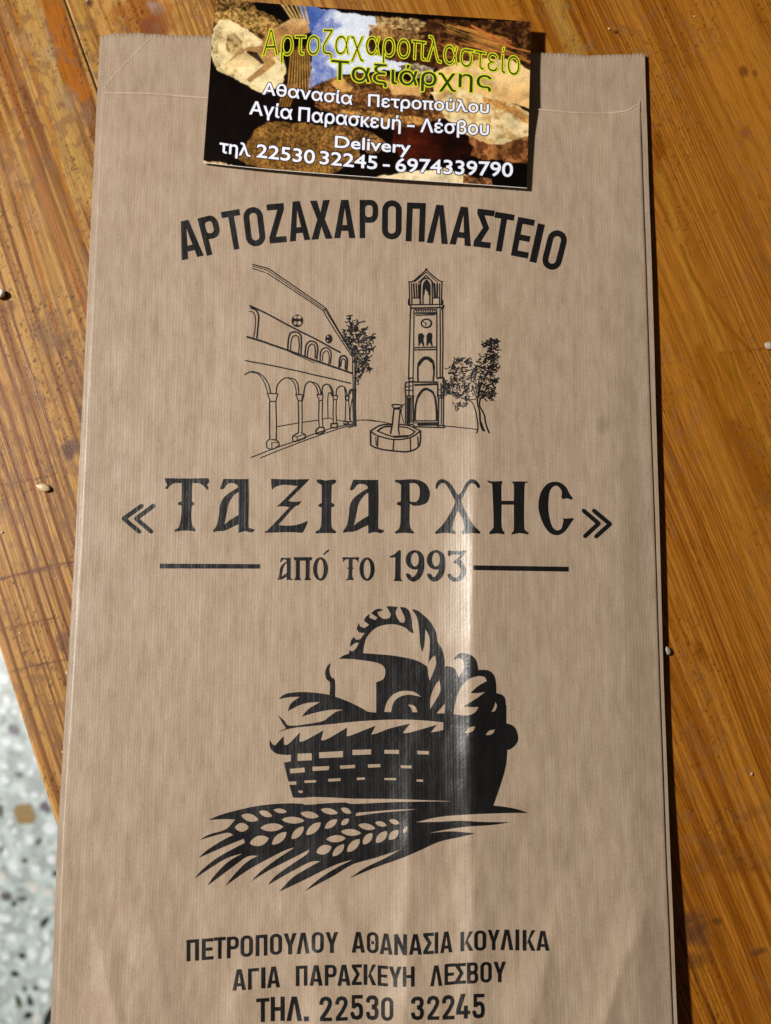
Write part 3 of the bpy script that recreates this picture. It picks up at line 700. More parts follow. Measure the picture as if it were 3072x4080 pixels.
# ---- address lines at the bottom
SA = (700, 3680, .4682); SB = (1420, 3680, .4922)
L1 = [(SA, 'Π', 92, 197, 135, 318), (SA, 'Ε', 222, 320, 126, 308), (SA, 'Τ', 325, 425, 115, 300), (SA, 'Ρ', 435, 537, 110, 293), (SA, 'Ο', 551, 656, 100, 283), (SA, 'Π', 680, 780, 95, 275), (SA, 'Ο', 802, 904, 86, 266),
      (SA, 'Υ', 918, 1028, 82, 262), (SA, 'Λ', 1028, 1140, 77, 257), (SA, 'Ο', 1157, 1259, 71, 250), (SA, 'Υ', 1275, 1382, 72, 250), (SA, 'Α', 1497, 1610, 70, 248),
      (SB, 'Θ', 84, 178, 68, 240), (SB, 'Α', 188, 292, 80, 250), (SB, 'Ν', 305, 408, 86, 255), (SB, 'Α', 425, 530, 84, 252), (SB, 'Σ', 540, 625, 75, 248), (SB, 'Ι', 633, 662, 70, 243), (SB, 'Α', 678, 777, 64, 236),
      (SB, 'Κ', 842, 945, 64, 222), (SB, 'Ο', 953, 1050, 55, 219), (SB, 'Υ', 1062, 1160, 50, 215), (SB, 'Λ', 1165, 1270, 48, 215), (SB, 'Ι', 1287, 1318, 47, 217), (SB, 'Κ', 1345, 1450, 52, 220), (SB, 'Α', 1455, 1562, 58, 220)]
L2 = [(SA, 'Α', 482, 597, 388, 568), (SA, 'Γ', 615, 707, 380, 560), (SA, 'Ι', 727, 763, 372, 551), (SA, 'Α', 777, 888, 365, 545), (SA, 'Π', 1022, 1120, 358, 530), (SA, 'Α', 1138, 1250, 354, 529), (SA, 'Ρ', 1268, 1369, 351, 529),
      (SA, 'Α', 1375, 1487, 350, 529), (SA, 'Σ', 1497, 1583, 347, 523), (SB, 'Κ', 58, 160, 330, 498), (SB, 'Ε', 172, 255, 340, 506), (SB, 'Υ', 262, 365, 348, 515), (SB, 'Η', 375, 470, 347, 511), (SB, 'Λ', 597, 695, 338, 506),
      (SB, 'Ε', 713, 795, 324, 496), (SB, 'Σ', 797, 885, 320, 488), (SB, 'Β', 895, 985, 314, 485), (SB, 'Ο', 1003, 1095, 309, 478), (SB, 'Υ', 1110, 1210, 308, 475)]
L3 = [(SA, 'Τ', 685, 797, 635, 838), (SA, 'Η', 808, 927, 622, 830), (SA, 'Λ', 942, 1075, 620, 830), (SA, '.', 1090, 1133, 790, 832), (SA, '2', 1222, 1330, 620, 831), (SA, '2', 1357, 1463, 617, 828), (SA, '5', 1487, 1593, 607, 820),
      (SB, '3', 78, 178, 580, 782), (SB, '0', 200, 298, 596, 788), (SB, '3', 442, 545, 590, 782), (SB, '2', 570, 670, 583, 780), (SB, '2', 693, 793, 577, 777), (SB, '4', 807, 920, 568, 770), (SB, '5', 938, 1038, 568, 768)]
for name, L in (('printed_name_line', L1), ('printed_place_line', L2), ('printed_phone_line', L3)):
    ink, holes = [], []
    for i, (S, ch, x0, x1, y0, y1) in enumerate(L):
        # local slope of the line from its neighbours
        def cen(j): s = L[j][0]; return s[0] + s[2] * (L[j][2] + L[j][3]) / 2, s[1] + s[2] * L[j][5]
        a, b2 = cen(max(0, i - 1)), cen(min(len(L) - 1, i + 1)); sl = max(-.09, min(.09, (b2[1] - a[1]) / (b2[0] - a[0]))) if ch != '.' and L[min(len(L) - 1, i + 1)][1] != '.' and L[max(0, i - 1)][1] != '.' else 0
        X0, X1, Y0, Y1 = S[0] + S[2] * x0, S[0] + S[2] * x1, S[1] + S[2] * y0, S[1] + S[2] * y1
        d = sl * (X1 - X0) / 2
        g = place(ch, (X0, Y1 - d), (X1, Y1 + d), (X0, Y0 - d)); ink += g[0]; holes += g[1]
    ink_object(name, ink, holes, parent=bag)

# ---- the large name in Byzantine letters
def S5(p): return [(440 + .6603 * x, 1860 + .6603 * y) for x, y in p]
def S6(p): return [(1400 + .6603 * x, 1860 + .6603 * y) for x, y in p]
tau = [(327, 68), (460, 70), (590, 68), (595, 88), (581, 108), (592, 130), (580, 138), (562, 115), (535, 99), (492, 98), (490, 208), (505, 216), (505, 228), (489, 235), (486, 300), (492, 348), (510, 377), (510, 389), (470, 385), (430, 385), (388, 392), (388, 378), (412, 365), (422, 330), (428, 280), (429, 235), (408, 228), (408, 216), (429, 208), (430, 98), (385, 98), (355, 118), (343, 135), (327, 130), (343, 108), (331, 90)]
alf = [(682, 72), (760, 74), (832, 73), (834, 200), (832, 355), (845, 370), (868, 378), (865, 388), (845, 396), (812, 388), (773, 398), (772, 346), (745, 358), (690, 384), (645, 388), (620, 393), (622, 381), (642, 350), (655, 290), (660, 235), (680, 190), (720, 155), (770, 125), (765, 110), (745, 100), (720, 98), (700, 108), (685, 130), (668, 138), (661, 130), (672, 100)]
alfh = [(773, 150), (745, 170), (715, 215), (703, 265), (692, 320), (686, 350), (720, 322), (773, 290)]
xi = [(970, 72), (1080, 76), (1195, 74), (1190, 86), (1072, 204), (1105, 211), (1152, 207), (1132, 232), (1105, 246), (1012, 350), (1060, 355), (1110, 352), (1150, 342), (1190, 326), (1184, 348), (1160, 398), (1080, 394), (1000, 396), (932, 398), (932, 388), (955, 375), (1080, 243), (1040, 238), (997, 240), (1020, 225), (1130, 116), (1050, 108), (1000, 118), (974, 138), (970, 100)]
iot = [(1245, 78), (1265, 76), (1300, 82), (1345, 76), (1362, 82), (1358, 95), (1335, 110), (1332, 215), (1350, 225), (1350, 238), (1332, 245), (1332, 340), (1340, 372), (1362, 388), (1360, 401), (1300, 399), (1240, 402), (1238, 390), (1262, 375), (1272, 340), (1275, 245), (1255, 240), (1255, 228), (1275, 218), (1275, 110), (1250, 95)]
rho = [(265, 78), (295, 79), (345, 75), (400, 78), (445, 100), (470, 140), (472, 175), (460, 210), (430, 228), (380, 235), (352, 222), (350, 290), (352, 350), (362, 378), (378, 395), (370, 402), (320, 398), (265, 402), (262, 392), (285, 375), (295, 340), (298, 238), (275, 228), (275, 215), (298, 208), (300, 110), (285, 98), (262, 90)]
rhoh = [(350, 98), (385, 100), (408, 120), (413, 160), (405, 195), (385, 212), (352, 207)]
chi = [(540, 75), (565, 78), (600, 105), (640, 168), (660, 158), (690, 100), (715, 75), (745, 78), (772, 105), (775, 122), (765, 130), (745, 105), (720, 98), (700, 125), (668, 190), (665, 215), (700, 290), (735, 350), (775, 390), (775, 403), (730, 400), (668, 405), (665, 392), (680, 372), (672, 320), (645, 260), (625, 300), (612, 350), (610, 375), (628, 395), (625, 405), (565, 398), (507, 405), (507, 392), (550, 350), (590, 290), (625, 215), (612, 180), (580, 120), (560, 100), (540, 98), (525, 115), (516, 135), (507, 128), (512, 100), (525, 82)]
eta = [(820, 82), (850, 88), (910, 85), (910, 100), (905, 115), (905, 205), (980, 205), (980, 110), (965, 92), (985, 88), (1060, 88), (1060, 100), (1045, 115), (1042, 350), (1050, 382), (1070, 398), (1065, 408), (1015, 400), (968, 408), (968, 396), (980, 375), (980, 228), (906, 228), (905, 340), (912, 380), (925, 395), (918, 407), (880, 402), (835, 407), (832, 395), (850, 375), (858, 340), (850, 120), (840, 100), (822, 92)]
sig = [(1220, 90), (1260, 95), (1295, 122), (1315, 160), (1336, 188), (1330, 199), (1300, 190), (1278, 195), (1267, 185), (1270, 150), (1255, 125), (1235, 112), (1210, 125), (1192, 165), (1188, 250), (1198, 320), (1215, 365), (1240, 385), (1265, 375), (1275, 345), (1280, 320), (1272, 310), (1300, 312), (1335, 308), (1342, 316), (1325, 337), (1305, 368), (1275, 400), (1240, 412), (1200, 400), (1160, 350), (1132, 270), (1130, 210), (1145, 150), (1180, 105)]
ink = [S5(smooth(p, 50)) for p in (tau, alf, xi, iot, [(x + 783, y + 5) for x, y in alf])] + [S6(smooth(p, 50)) for p in (rho, chi, eta, sig)]
holes = [S5(smooth(alfh, 50)), S5(smooth([(x + 783, y + 5) for x, y in alfh], 50)), S6(smooth(rhoh, 50))]
for p in ([(188, 235), (80, 312), (172, 390)], [(258, 235), (155, 312), (245, 390)]): ink += stroke(S5(p), 17)
for p in ([(1402, 265), (1492, 342), (1410, 418)], [(1464, 265), (1560, 345), (1477, 420)]): ink += stroke(S6(p), 17)
ink_object('printed_shop_name', ink, holes, parent=bag)
def xf(poly, b0, b1):
    (x0, y0, x1, y1), (u0, v0, u1, v1) = b0, b1
    return [(u0 + (x - x0) / (x1 - x0) * (u1 - u0), v0 + (y - y0) / (y1 - y0) * (v1 - v0)) for x, y in poly]
ink = [S5(smooth(xf(alf, (620, 72, 868, 398), (1007, 548, 1100, 685)), 50, 2)), S5(smooth(xf(tau, (327, 68, 595, 392), (1398, 545, 1500, 686)), 50, 2))]
holes = [S5(smooth(xf(alfh, (620, 72, 868, 398), (1007, 548, 1100, 685)), 50, 2))]
ink += [S5([(1105, 545), (1218, 545), (1214, 562), (1202, 566), (1200, 665), (1210, 684), (1170, 684), (1178, 665), (1178, 566), (1142, 566), (1142, 665), (1150, 684), (1108, 684), (1118, 665), (1118, 566), (1108, 562)])]
ink += [S5(ell(1267, 616, 45, 71)), S5(ell(1548, 617, 46, 71)), S5([(1280, 528), (1308, 503), (1322, 499), (1316, 510), (1288, 532)])]
holes += [S5(ell(1267, 616, 20, 58)), S5(ell(1548, 617, 21, 58))]
ink += [S6(smooth([(229, 541), (262, 525), (285, 503), (298, 505), (297, 660), (303, 682), (311, 690), (245, 689), (262, 675), (265, 545), (238, 548)], 50, 2))]
for dx in (0, 127):
    ink += [S6(ell(383 + dx, 561, 56, 59)), S6(smooth([(438 + dx, 555), (439 + dx, 610), (425 + dx, 655), (398 + dx, 685), (365 + dx, 692), (338 + dx, 672), (328 + dx, 648), (336 + dx, 642), (356 + dx, 650), (362 + dx, 664), (378 + dx, 662), (398 + dx, 630), (406 + dx, 585)], 60, 3))]
    holes += [S6(ell(383 + dx, 559, 24, 42))]
ink += [S6(smooth([(582, 505), (640, 508), (689, 503), (690, 514), (654, 556), (680, 590), (690, 630), (680, 665), (650, 690), (610, 691), (584, 668), (580, 645), (600, 645), (612, 664), (636, 670), (660, 640), (655, 605), (632, 584), (617, 580), (618, 571), (662, 531), (610, 528), (590, 541), (581, 530)], 50, 2))]
ink_object('printed_since_line', ink, holes, parent=bag)
ink_object('printed_rule', [S5([(298, 584), (903, 587), (903, 614), (298, 613)])], parent=bag)
ink_object('printed_rule', [S6([(736, 594), (1311, 603), (1311, 632), (736, 623)])], parent=bag)

# ---- bread basket
def B1(p): return [(1040 + .6603 * x, 2380 + .6603 * y) for x, y in p]
def B7(p): return [(740 + .8403 * x, 3140 + .8403 * y) for x, y in p]
right = [(910, 72), (945, 80), (985, 112), (1022, 150), (1055, 210), (1065, 270), (1090, 310), (1106, 370), (1108, 415), (1150, 420), (1175, 440), (1190, 485), (1210, 455), (1227, 420), (1218, 380), (1195, 365), (1162, 377), (1185, 345), (1220, 335), (1270, 350), (1300, 385), (1311, 438), (1370, 440), (1405, 470), (1418, 520), (1420, 578), (1457, 590), (1475, 620), (1475, 700), (1462, 760), (1500, 765), (1535, 790), (1552, 850), (1535, 890), (1500, 918), (1475, 920), (1455, 1040), (1422, 1150), (1396, 1262), (1100, 1262), (1100, 720), (1010, 700), (1005, 520), (1010, 395), (1018, 300), (1016, 240), (990, 190), (985, 280), (973, 330), (960, 280), (955, 200), (940, 120)]
breadback = [(470, 371), (500, 350), (560, 342), (613, 337), (700, 343), (800, 352), (930, 378), (1000, 415), (1020, 500), (1040, 720), (695, 720), (695, 512), (735, 495), (750, 460), (742, 420), (700, 395), (600, 378), (530, 371)]
loafside = [(420, 396), (398, 418), (386, 458), (396, 495), (416, 518), (412, 600), (446, 606), (446, 503), (422, 480), (412, 440)]
mid_ = [(106, 614), (150, 582), (250, 571), (370, 581), (450, 600), (540, 635), (610, 670), (665, 693), (850, 697), (1030, 697), (1200, 708), (1280, 690), (1480, 650), (1480, 800), (1195, 766), (1000, 744), (820, 737), (600, 747), (380, 769), (200, 787), (105, 811), (150, 790), (130, 760), (103, 711), (140, 745), (180, 775), (360, 750), (410, 720), (455, 690), (497, 680), (430, 677), (330, 695), (247, 719), (285, 675), (355, 632), (290, 635), (225, 653), (162, 686), (180, 640), (235, 600), (170, 602)]
handle = [(470, 371), (500, 350), (530, 340), (534, 318), (550, 328), (575, 305), (590, 276), (570, 274), (536, 298), (543, 262), (560, 238), (572, 256), (600, 250), (626, 215), (590, 212), (577, 190), (588, 155), (600, 176), (625, 185), (652, 166), (620, 141), (632, 118), (655, 100), (652, 122), (690, 138), (702, 122), (664, 96), (690, 74), (715, 69), (740, 76), (702, 88), (712, 112), (742, 130), (775, 125), (782, 100), (755, 54), (790, 54), (826, 58), (815, 75), (812, 102), (835, 145), (860, 155), (868, 125), (838, 59), (870, 62), (895, 85), (908, 130), (912, 180), (922, 217), (895, 207), (870, 183), (800, 162), (720, 172), (668, 203), (630, 255), (613, 340)]
body = [(52, 858), (65, 883), (85, 893), (135, 838), (138, 888), (165, 885), (235, 815), (229, 868), (262, 865), (376, 803), (360, 862), (400, 855), (519, 785), (515, 838), (550, 830), (689, 775), (664, 828), (700, 820), (780, 790), (898, 762), (854, 818), (900, 815), (1060, 769), (1022, 816), (1100, 800), (1200, 766), (1300, 740), (1480, 750), (1480, 1000), (1400, 1262), (480, 1262), (192, 1207), (165, 1110), (137, 997), (180, 990), (180, 950), (135, 950), (90, 942), (60, 915), (52, 890)]
ink = [B1(smooth(p, 48)) for p in (right, breadback, loafside, mid_, handle, body)]
holes = [B1(smooth(p, 48)) for p in (
 [(1050, 350), (1056, 400), (1040, 450), (1018, 505), (1007, 460), (1010, 400), (1030, 365)], [(1076, 500), (1083, 560), (1060, 610), (1019, 676), (1021, 610), (1040, 550), (1060, 515)],
 [(742, 691), (755, 640), (790, 590), (850, 565), (920, 570), (966, 600), (900, 588), (850, 595), (810, 620), (792, 655), (785, 693)], [(884, 648), (915, 650), (936, 668), (943, 693), (912, 693), (905, 668)],
 [(1111, 638), (1108, 700), (1057, 700)], [(1160, 705), (1170, 640), (1200, 550), (1250, 495), (1310, 475), (1350, 480), (1363, 505), (1310, 535), (1264, 576), (1300, 578), (1352, 571), (1300, 610), (1221, 659), (1270, 662), (1313, 661), (1290, 695), (1240, 713)],
 [(1413, 630), (1423, 655), (1412, 685), (1388, 693), (1405, 660)], [(1227, 816), (1255, 785), (1292, 779), (1280, 805), (1250, 819)], [(1354, 829), (1375, 805), (1411, 797), (1400, 820), (1375, 831)])]
bricks = [[(218, 943), (305, 940), (307, 983), (218, 987)], [(348, 935), (495, 927), (494, 965), (350, 970)], [(550, 920), (665, 917), (663, 948), (550, 952)], [(743, 920), (832, 920), (832, 945), (743, 943)], [(940, 925), (1013, 928), (1013, 948), (942, 947)],
 [(172, 1035), (262, 1027), (265, 1055), (175, 1063)], [(308, 1022), (412, 1018), (408, 1042), (310, 1048)], [(473, 1015), (568, 1010), (566, 1030), (478, 1035)], [(643, 1008), (720, 1005), (720, 1025), (645, 1028)], [(840, 1013), (908, 1015), (908, 1032), (843, 1031)],
 [(155, 1112), (213, 1110), (212, 1130), (160, 1132)], [(258, 1105), (332, 1102), (332, 1117), (262, 1120)], [(403, 1095), (480, 1091), (480, 1108), (405, 1112)], [(577, 1088), (627, 1086), (627, 1100), (577, 1103)], [(743, 1090), (815, 1090), (815, 1104), (743, 1102)], [(938, 1098), (978, 1100), (978, 1113), (938, 1111)], [(222, 1165), (253, 1167), (250, 1180), (228, 1180)]]
holes += [B1(b2) for b2 in bricks]
line_hole = [(470, 38), (505, 45), (555, 46), (600, 42), (700, 45), (800, 50), (1000, 52), (1270, 63), (1000, 66), (800, 75), (740, 68), (570, 78), (550, 74), (470, 82)]
holes += [B7(smooth(line_hole[1:-1], 40))]
ink_object('printed_bread_basket', ink, holes, parent=bag)
field = [(108, 151), (180, 122), (330, 86), (460, 73), (552, 74), (572, 79), (740, 69), (800, 76), (1000, 67), (1270, 64), (1455, 82), (1560, 97), (1625, 118), (1540, 118), (1340, 125), (1200, 137), (1090, 162), (1200, 160), (1300, 155), (1400, 160), (1537, 162), (1450, 175), (1300, 186), (1152, 213), (1260, 205), (1373, 215), (1300, 232), (1200, 255), (1100, 300), (1010, 337), (900, 376), (780, 426), (850, 378), (950, 330), (1018, 291), (900, 330), (790, 362), (700, 416), (563, 489), (640, 425), (720, 375), (793, 339), (730, 356), (660, 386), (560, 436), (443, 491), (500, 430), (560, 390), (637, 347), (590, 350), (500, 396), (388, 460), (430, 413), (520, 350), (575, 312), (586, 291), (500, 335), (400, 386), (313, 440), (350, 400), (420, 345), (517, 281), (470, 295), (400, 330), (300, 385), (188, 463), (230, 410), (290, 350), (343, 321), (290, 325), (220, 375), (103, 462), (140, 410), (200, 350), (270, 309), (200, 330), (130, 370), (43, 428), (80, 385), (150, 330), (230, 285), (280, 260), (275, 240), (200, 270), (60, 331), (100, 295), (170, 250), (225, 222), (190, 212), (68, 245), (110, 220), (190, 195), (234, 149), (180, 147)]
leaves = [(303, 140, 85, 36, 15), (378, 122, 68, 28, 20), (447, 108, 65, 22, 8), (587, 127, 90, 32, 10), (680, 110, 85, 28, 12), (760, 107, 55, 26, 25), (265, 186, 68, 42, 0), (408, 186, 112, 38, -3), (508, 152, 112, 32, 3), (348, 250, 95, 48, -15), (443, 238, 92, 38, -40), (530, 212, 84, 36, -45), (605, 192, 92, 38, -40), (688, 170, 74, 32, -35), (755, 160, 48, 26, -35),
          (655, 292, 78, 44, -20), (712, 240, 94, 34, -3), (723, 295, 80, 34, -45), (783, 210, 98, 32, 5), (795, 272, 86, 38, -45), (858, 183, 84, 30, 12), (862, 240, 70, 36, -50), (925, 170, 58, 24, 15), (928, 232, 76, 38, -45), (988, 160, 52, 24, 18), (985, 222, 64, 36, -45), (1040, 197, 38, 18, -60)]
holes = [B7(lens(*l)) for l in leaves] + [B7(smooth([(805, 131), (812, 117), (860, 113), (1000, 102), (1100, 100), (1000, 110), (900, 119), (820, 131)], 60))]
ink_object('printed_wheat_ears', [B7(smooth(field, 42))], holes, parent=bag)

# ---- pen drawing of the church
def C3(p): return [(960 + .3797 * x, 1020 + .3797 * y) for x, y in p]
def C4(p): return [(1440 + .3798 * x, 1020 + .3798 * y) for x, y in p]
ink = []
def pen(S, pts, w=3.6, sm=True, w1=None):
    w *= 1.12
    q = S(pts); 
    if sm and len(q) > 2: q = smooth(q, 60, 4, False)
    jit = [(x + rnd.uniform(-.5, .5), y + rnd.uniform(-.5, .5)) for x, y in q]
    ink.extend(stroke(jit, w, w1, nn=6))
for pts, w_ in (([(122, 88), (290, 132)], 4.2), ([(290, 132), (600, 345), (890, 545)], 4.2), ([(890, 545), (1060, 840), (1190, 1030)], 4.2), ([(122, 108), (280, 150)], 3.0), ([(280, 150), (880, 562)], 3.0), ([(880, 562), (1180, 1050)], 3.0), ([(122, 130), (255, 172)], 3.4), ([(275, 180), (610, 400), (865, 575)], 3.7), ([(865, 575), (960, 740), (1160, 1050)], 3.7), ([(865, 575), (892, 548)], 3.4),
                ([(92, 520), (300, 620), (540, 750), (760, 860), (1040, 1010)], 6.0), ([(65, 848), (250, 905), (520, 1000), (760, 1090), (1160, 1228)], 7.0), ([(500, 1000), (640, 1065), (770, 1120)], 3.0), ([(48, 1098), (400, 1165), (760, 1245), (1150, 1335)], 4.6),
                ([(88, 580), (125, 590), (150, 640), (148, 760), (132, 850)], 3.4), ([(100, 545), (160, 570), (185, 640), (178, 750), (165, 860)], 5.4),
                ([(490, 985), (497, 880), (520, 810), (570, 797), (620, 820), (635, 900), (628, 1030)], 5.4), ([(520, 990), (525, 900), (545, 845), (580, 832), (605, 860), (612, 940), (603, 1020)], 3.8),
                ([(672, 1040), (680, 950), (710, 900), (750, 893), (790, 915), (805, 980), (795, 1080)], 5.4), ([(695, 1050), (705, 970), (730, 928), (760, 925), (778, 960), (778, 1070)], 4.4),
                ([(830, 1100), (835, 1010), (865, 970), (905, 965), (940, 1000), (945, 1060), (935, 1130)], 4.6), ([(855, 1100), (860, 1030), (885, 995), (910, 998), (925, 1050), (920, 1130)], 3.2),
                ([(1028, 1170), (1035, 1080), (1060, 1050), (1090, 1050), (1115, 1090), (1108, 1195)], 6.4), ([(1045, 1160), (1055, 1095), (1075, 1075), (1095, 1100), (1092, 1180)], 4.0),
                ([(1170, 1050), (1172, 1200), (1178, 1400)], 3.4), ([(1190, 1040), (1195, 1200), (1190, 1400)], 3.4), ([(1208, 1100), (1205, 1250), (1202, 1400)], 3.0), ([(1180, 1400), (1182, 1600), (1190, 1760)], 9.0), ([(1198, 1400), (1196, 1600), (1202, 1780)], 8.0),
                ([(38, 1243), (100, 1215), (170, 1222), (240, 1270), (290, 1350), (310, 1440)], 4.0), ([(100, 1218), (180, 1240), (235, 1310), (270, 1400), (280, 1440)], 3.2),
                ([(368, 1440), (385, 1350), (440, 1290), (500, 1278), (570, 1300), (600, 1370), (605, 1445)], 4.0), ([(500, 1282), (550, 1320), (575, 1390), (580, 1445)], 3.4),
                ([(658, 1445), (670, 1370), (700, 1325), (740, 1320), (800, 1345), (830, 1400), (838, 1450)], 4.4), ([(740, 1325), (780, 1360), (800, 1400), (812, 1450)], 3.8),
                ([(850, 1450), (858, 1370), (895, 1342), (935, 1360), (960, 1410), (968, 1460)], 4.4), ([(930, 1365), (950, 1410), (955, 1460)], 4.4),
                ([(998, 1460), (1005, 1400), (1045, 1365), (1085, 1375), (1105, 1420), (1115, 1465)], 4.0), ([(1085, 1385), (1092, 1430), (1098, 1460)], 3.6), ([(1130, 1460), (1140, 1410), (1165, 1398), (1185, 1420)], 4.6), ([(1140, 1450), (1160, 1410)], 3.6),
                ([(275, 1440), (380, 1445)], 3.8), ([(275, 1440), (305, 1525), (365, 1525), (385, 1445)], 3.8), ([(300, 1530), (302, 1920)], 4.0), ([(365, 1530), (372, 1800), (368, 1935)], 4.0),
                ([(300, 1920), (270, 1950), (270, 2010), (325, 2028), (400, 1990), (395, 1955), (365, 1930), (320, 1925)], 4.4), ([(320, 1960), (325, 2025)], 3.0), ([(320, 1960), (395, 1955)], 2.6),
                ([(572, 1452), (660, 1455)], 3.8), ([(578, 1460), (600, 1520), (640, 1520), (660, 1460)], 3.6), ([(650, 1460), (640, 1520)], 7.0), ([(600, 1525), (605, 1700), (603, 1850)], 3.8), ([(640, 1525), (642, 1700), (638, 1850)], 3.8),
                ([(600, 1855), (545, 1890), (545, 1940), (580, 1945), (672, 1910), (672, 1870), (635, 1855)], 4.6), ([(545, 1890), (590, 1895), (660, 1870)], 3.0), ([(590, 1895), (588, 1945)], 3.0),
                ([(795, 1455), (860, 1455)], 3.6), ([(800, 1460), (820, 1515), (855, 1515), (860, 1460)], 3.4), ([(818, 1520), (815, 1700), (822, 1790)], 4.0), ([(855, 1520), (852, 1700), (860, 1790)], 3.4), ([(822, 1795), (788, 1830), (790, 1865), (830, 1862), (880, 1840), (870, 1800), (830, 1795)], 5.4),
                ([(960, 1465), (1015, 1465), (1005, 1510), (970, 1505), (960, 1465)], 3.8), ([(968, 1510), (965, 1640), (968, 1750)], 3.4), ([(1000, 1510), (998, 1640), (1000, 1750)], 3.4), ([(945, 1760), (1015, 1760), (1010, 1800), (945, 1800), (945, 1760)], 5.4),
                ([(1095, 1470), (1135, 1470), (1125, 1515), (1100, 1510), (1095, 1470)], 5.0), ([(1100, 1515), (1095, 1640), (1092, 1730)], 3.2), ([(1130, 1515), (1138, 1640), (1140, 1720)], 3.2), ([(1075, 1735), (1130, 1740), (1120, 1765), (1078, 1760)], 5.8), ([(1165, 1500), (1145, 1640), (1148, 1730)], 3.0), ([(1145, 1735), (1190, 1745)], 5.0),
                ([(912, 1700), (912, 1470), (935, 1430), (955, 1470)], 3.2), ([(375, 1792), (600, 1752)], 3.4), ([(645, 1745), (815, 1722)], 3.4), ([(855, 1712), (930, 1700), (965, 1715)], 3.2), ([(1000, 1720), (1070, 1735)], 3.0), ([(1210, 1725), (1300, 1720), (1420, 1735)], 3.0),
                ([(105, 2115), (330, 2025), (560, 1945), (900, 1820), (1190, 1755)], 3.6), ([(205, 2118), (420, 2030), (700, 1925), (1000, 1820), (1200, 1765)], 3.4), ([(1130, 1800), (1210, 1775)], 4.0)):
    pen(C3, pts, w_, sm=len(pts) > 2 and not (w_ in (3.8, 3.6) and len(pts) == 4))
ink += [C3(ell(592, 680, 62, 66)), C3(ell(922, 870, 38, 48))]
chole = [C3(ell(570, 640, 18, 17)), C3(ell(612, 642, 22, 18)), C3(ell(568, 702, 16, 20)), C3(ell(612, 704, 22, 22)), C3(ell(910, 845, 9, 11)), C3(ell(908, 890, 8, 9))]
def tree(S, outline, n, seed, w=3.4, dens=None):
    r = random.Random(seed); xs = [p[0] for p in outline]; ys = [p[1] for p in outline]
    def inside(x, y):
        c = False; j = len(outline) - 1
        for i in range(len(outline)):
            xi, yi = outline[i]; xj, yj = outline[j]
            if (yi > y) != (yj > y) and x < (xj - xi) * (y - yi) / (yj - yi) + xi: c = not c
            j = i
        return c
    k = 0; t = 0
    while k < n and t < n * 30:
        t += 1; x, y = r.uniform(min(xs), max(xs)), r.uniform(min(ys), max(ys))
        if not inside(x, y): continue
        if dens and r.random() > dens(x, y): continue
        k += 1; a = r.uniform(-1.2, 0.3) + (math.pi if r.random() < .5 else 0); pts = [(x, y)]
        for s_ in range(r.randint(2, 3)):
            a += r.uniform(-1.1, 1.1); L = r.uniform(10, 19); x += L * math.cos(a); y += L * math.sin(a); pts.append((x, y))
        ink.extend(stroke(S(pts), w * r.uniform(.8, 1.5), w * r.uniform(.6, 1.2), nn=6))
tree(C3, [(1050, 770), (1110, 760), (1130, 640), (1160, 650), (1160, 760), (1210, 740), (1220, 680), (1250, 700), (1245, 770), (1330, 740), (1280, 810), (1330, 830), (1400, 840), (1360, 920), (1390, 980), (1330, 1010), (1380, 1080), (1330, 1100), (1370, 1200), (1290, 1180), (1270, 1270), (1220, 1260), (1235, 1350), (1208, 1340), (1205, 1120), (1120, 950)], 300, 5, 3.8)
for pts in ([(1130, 630), (1150, 640), (1140, 680), (1155, 740)], [(1105, 628), (1170, 622)], [(1215, 665), (1225, 700), (1300, 685)], [(1330, 742), (1285, 790)], [(1405, 845), (1370, 880)], [(1390, 975), (1350, 990)]): pen(C3, pts, 4.2)
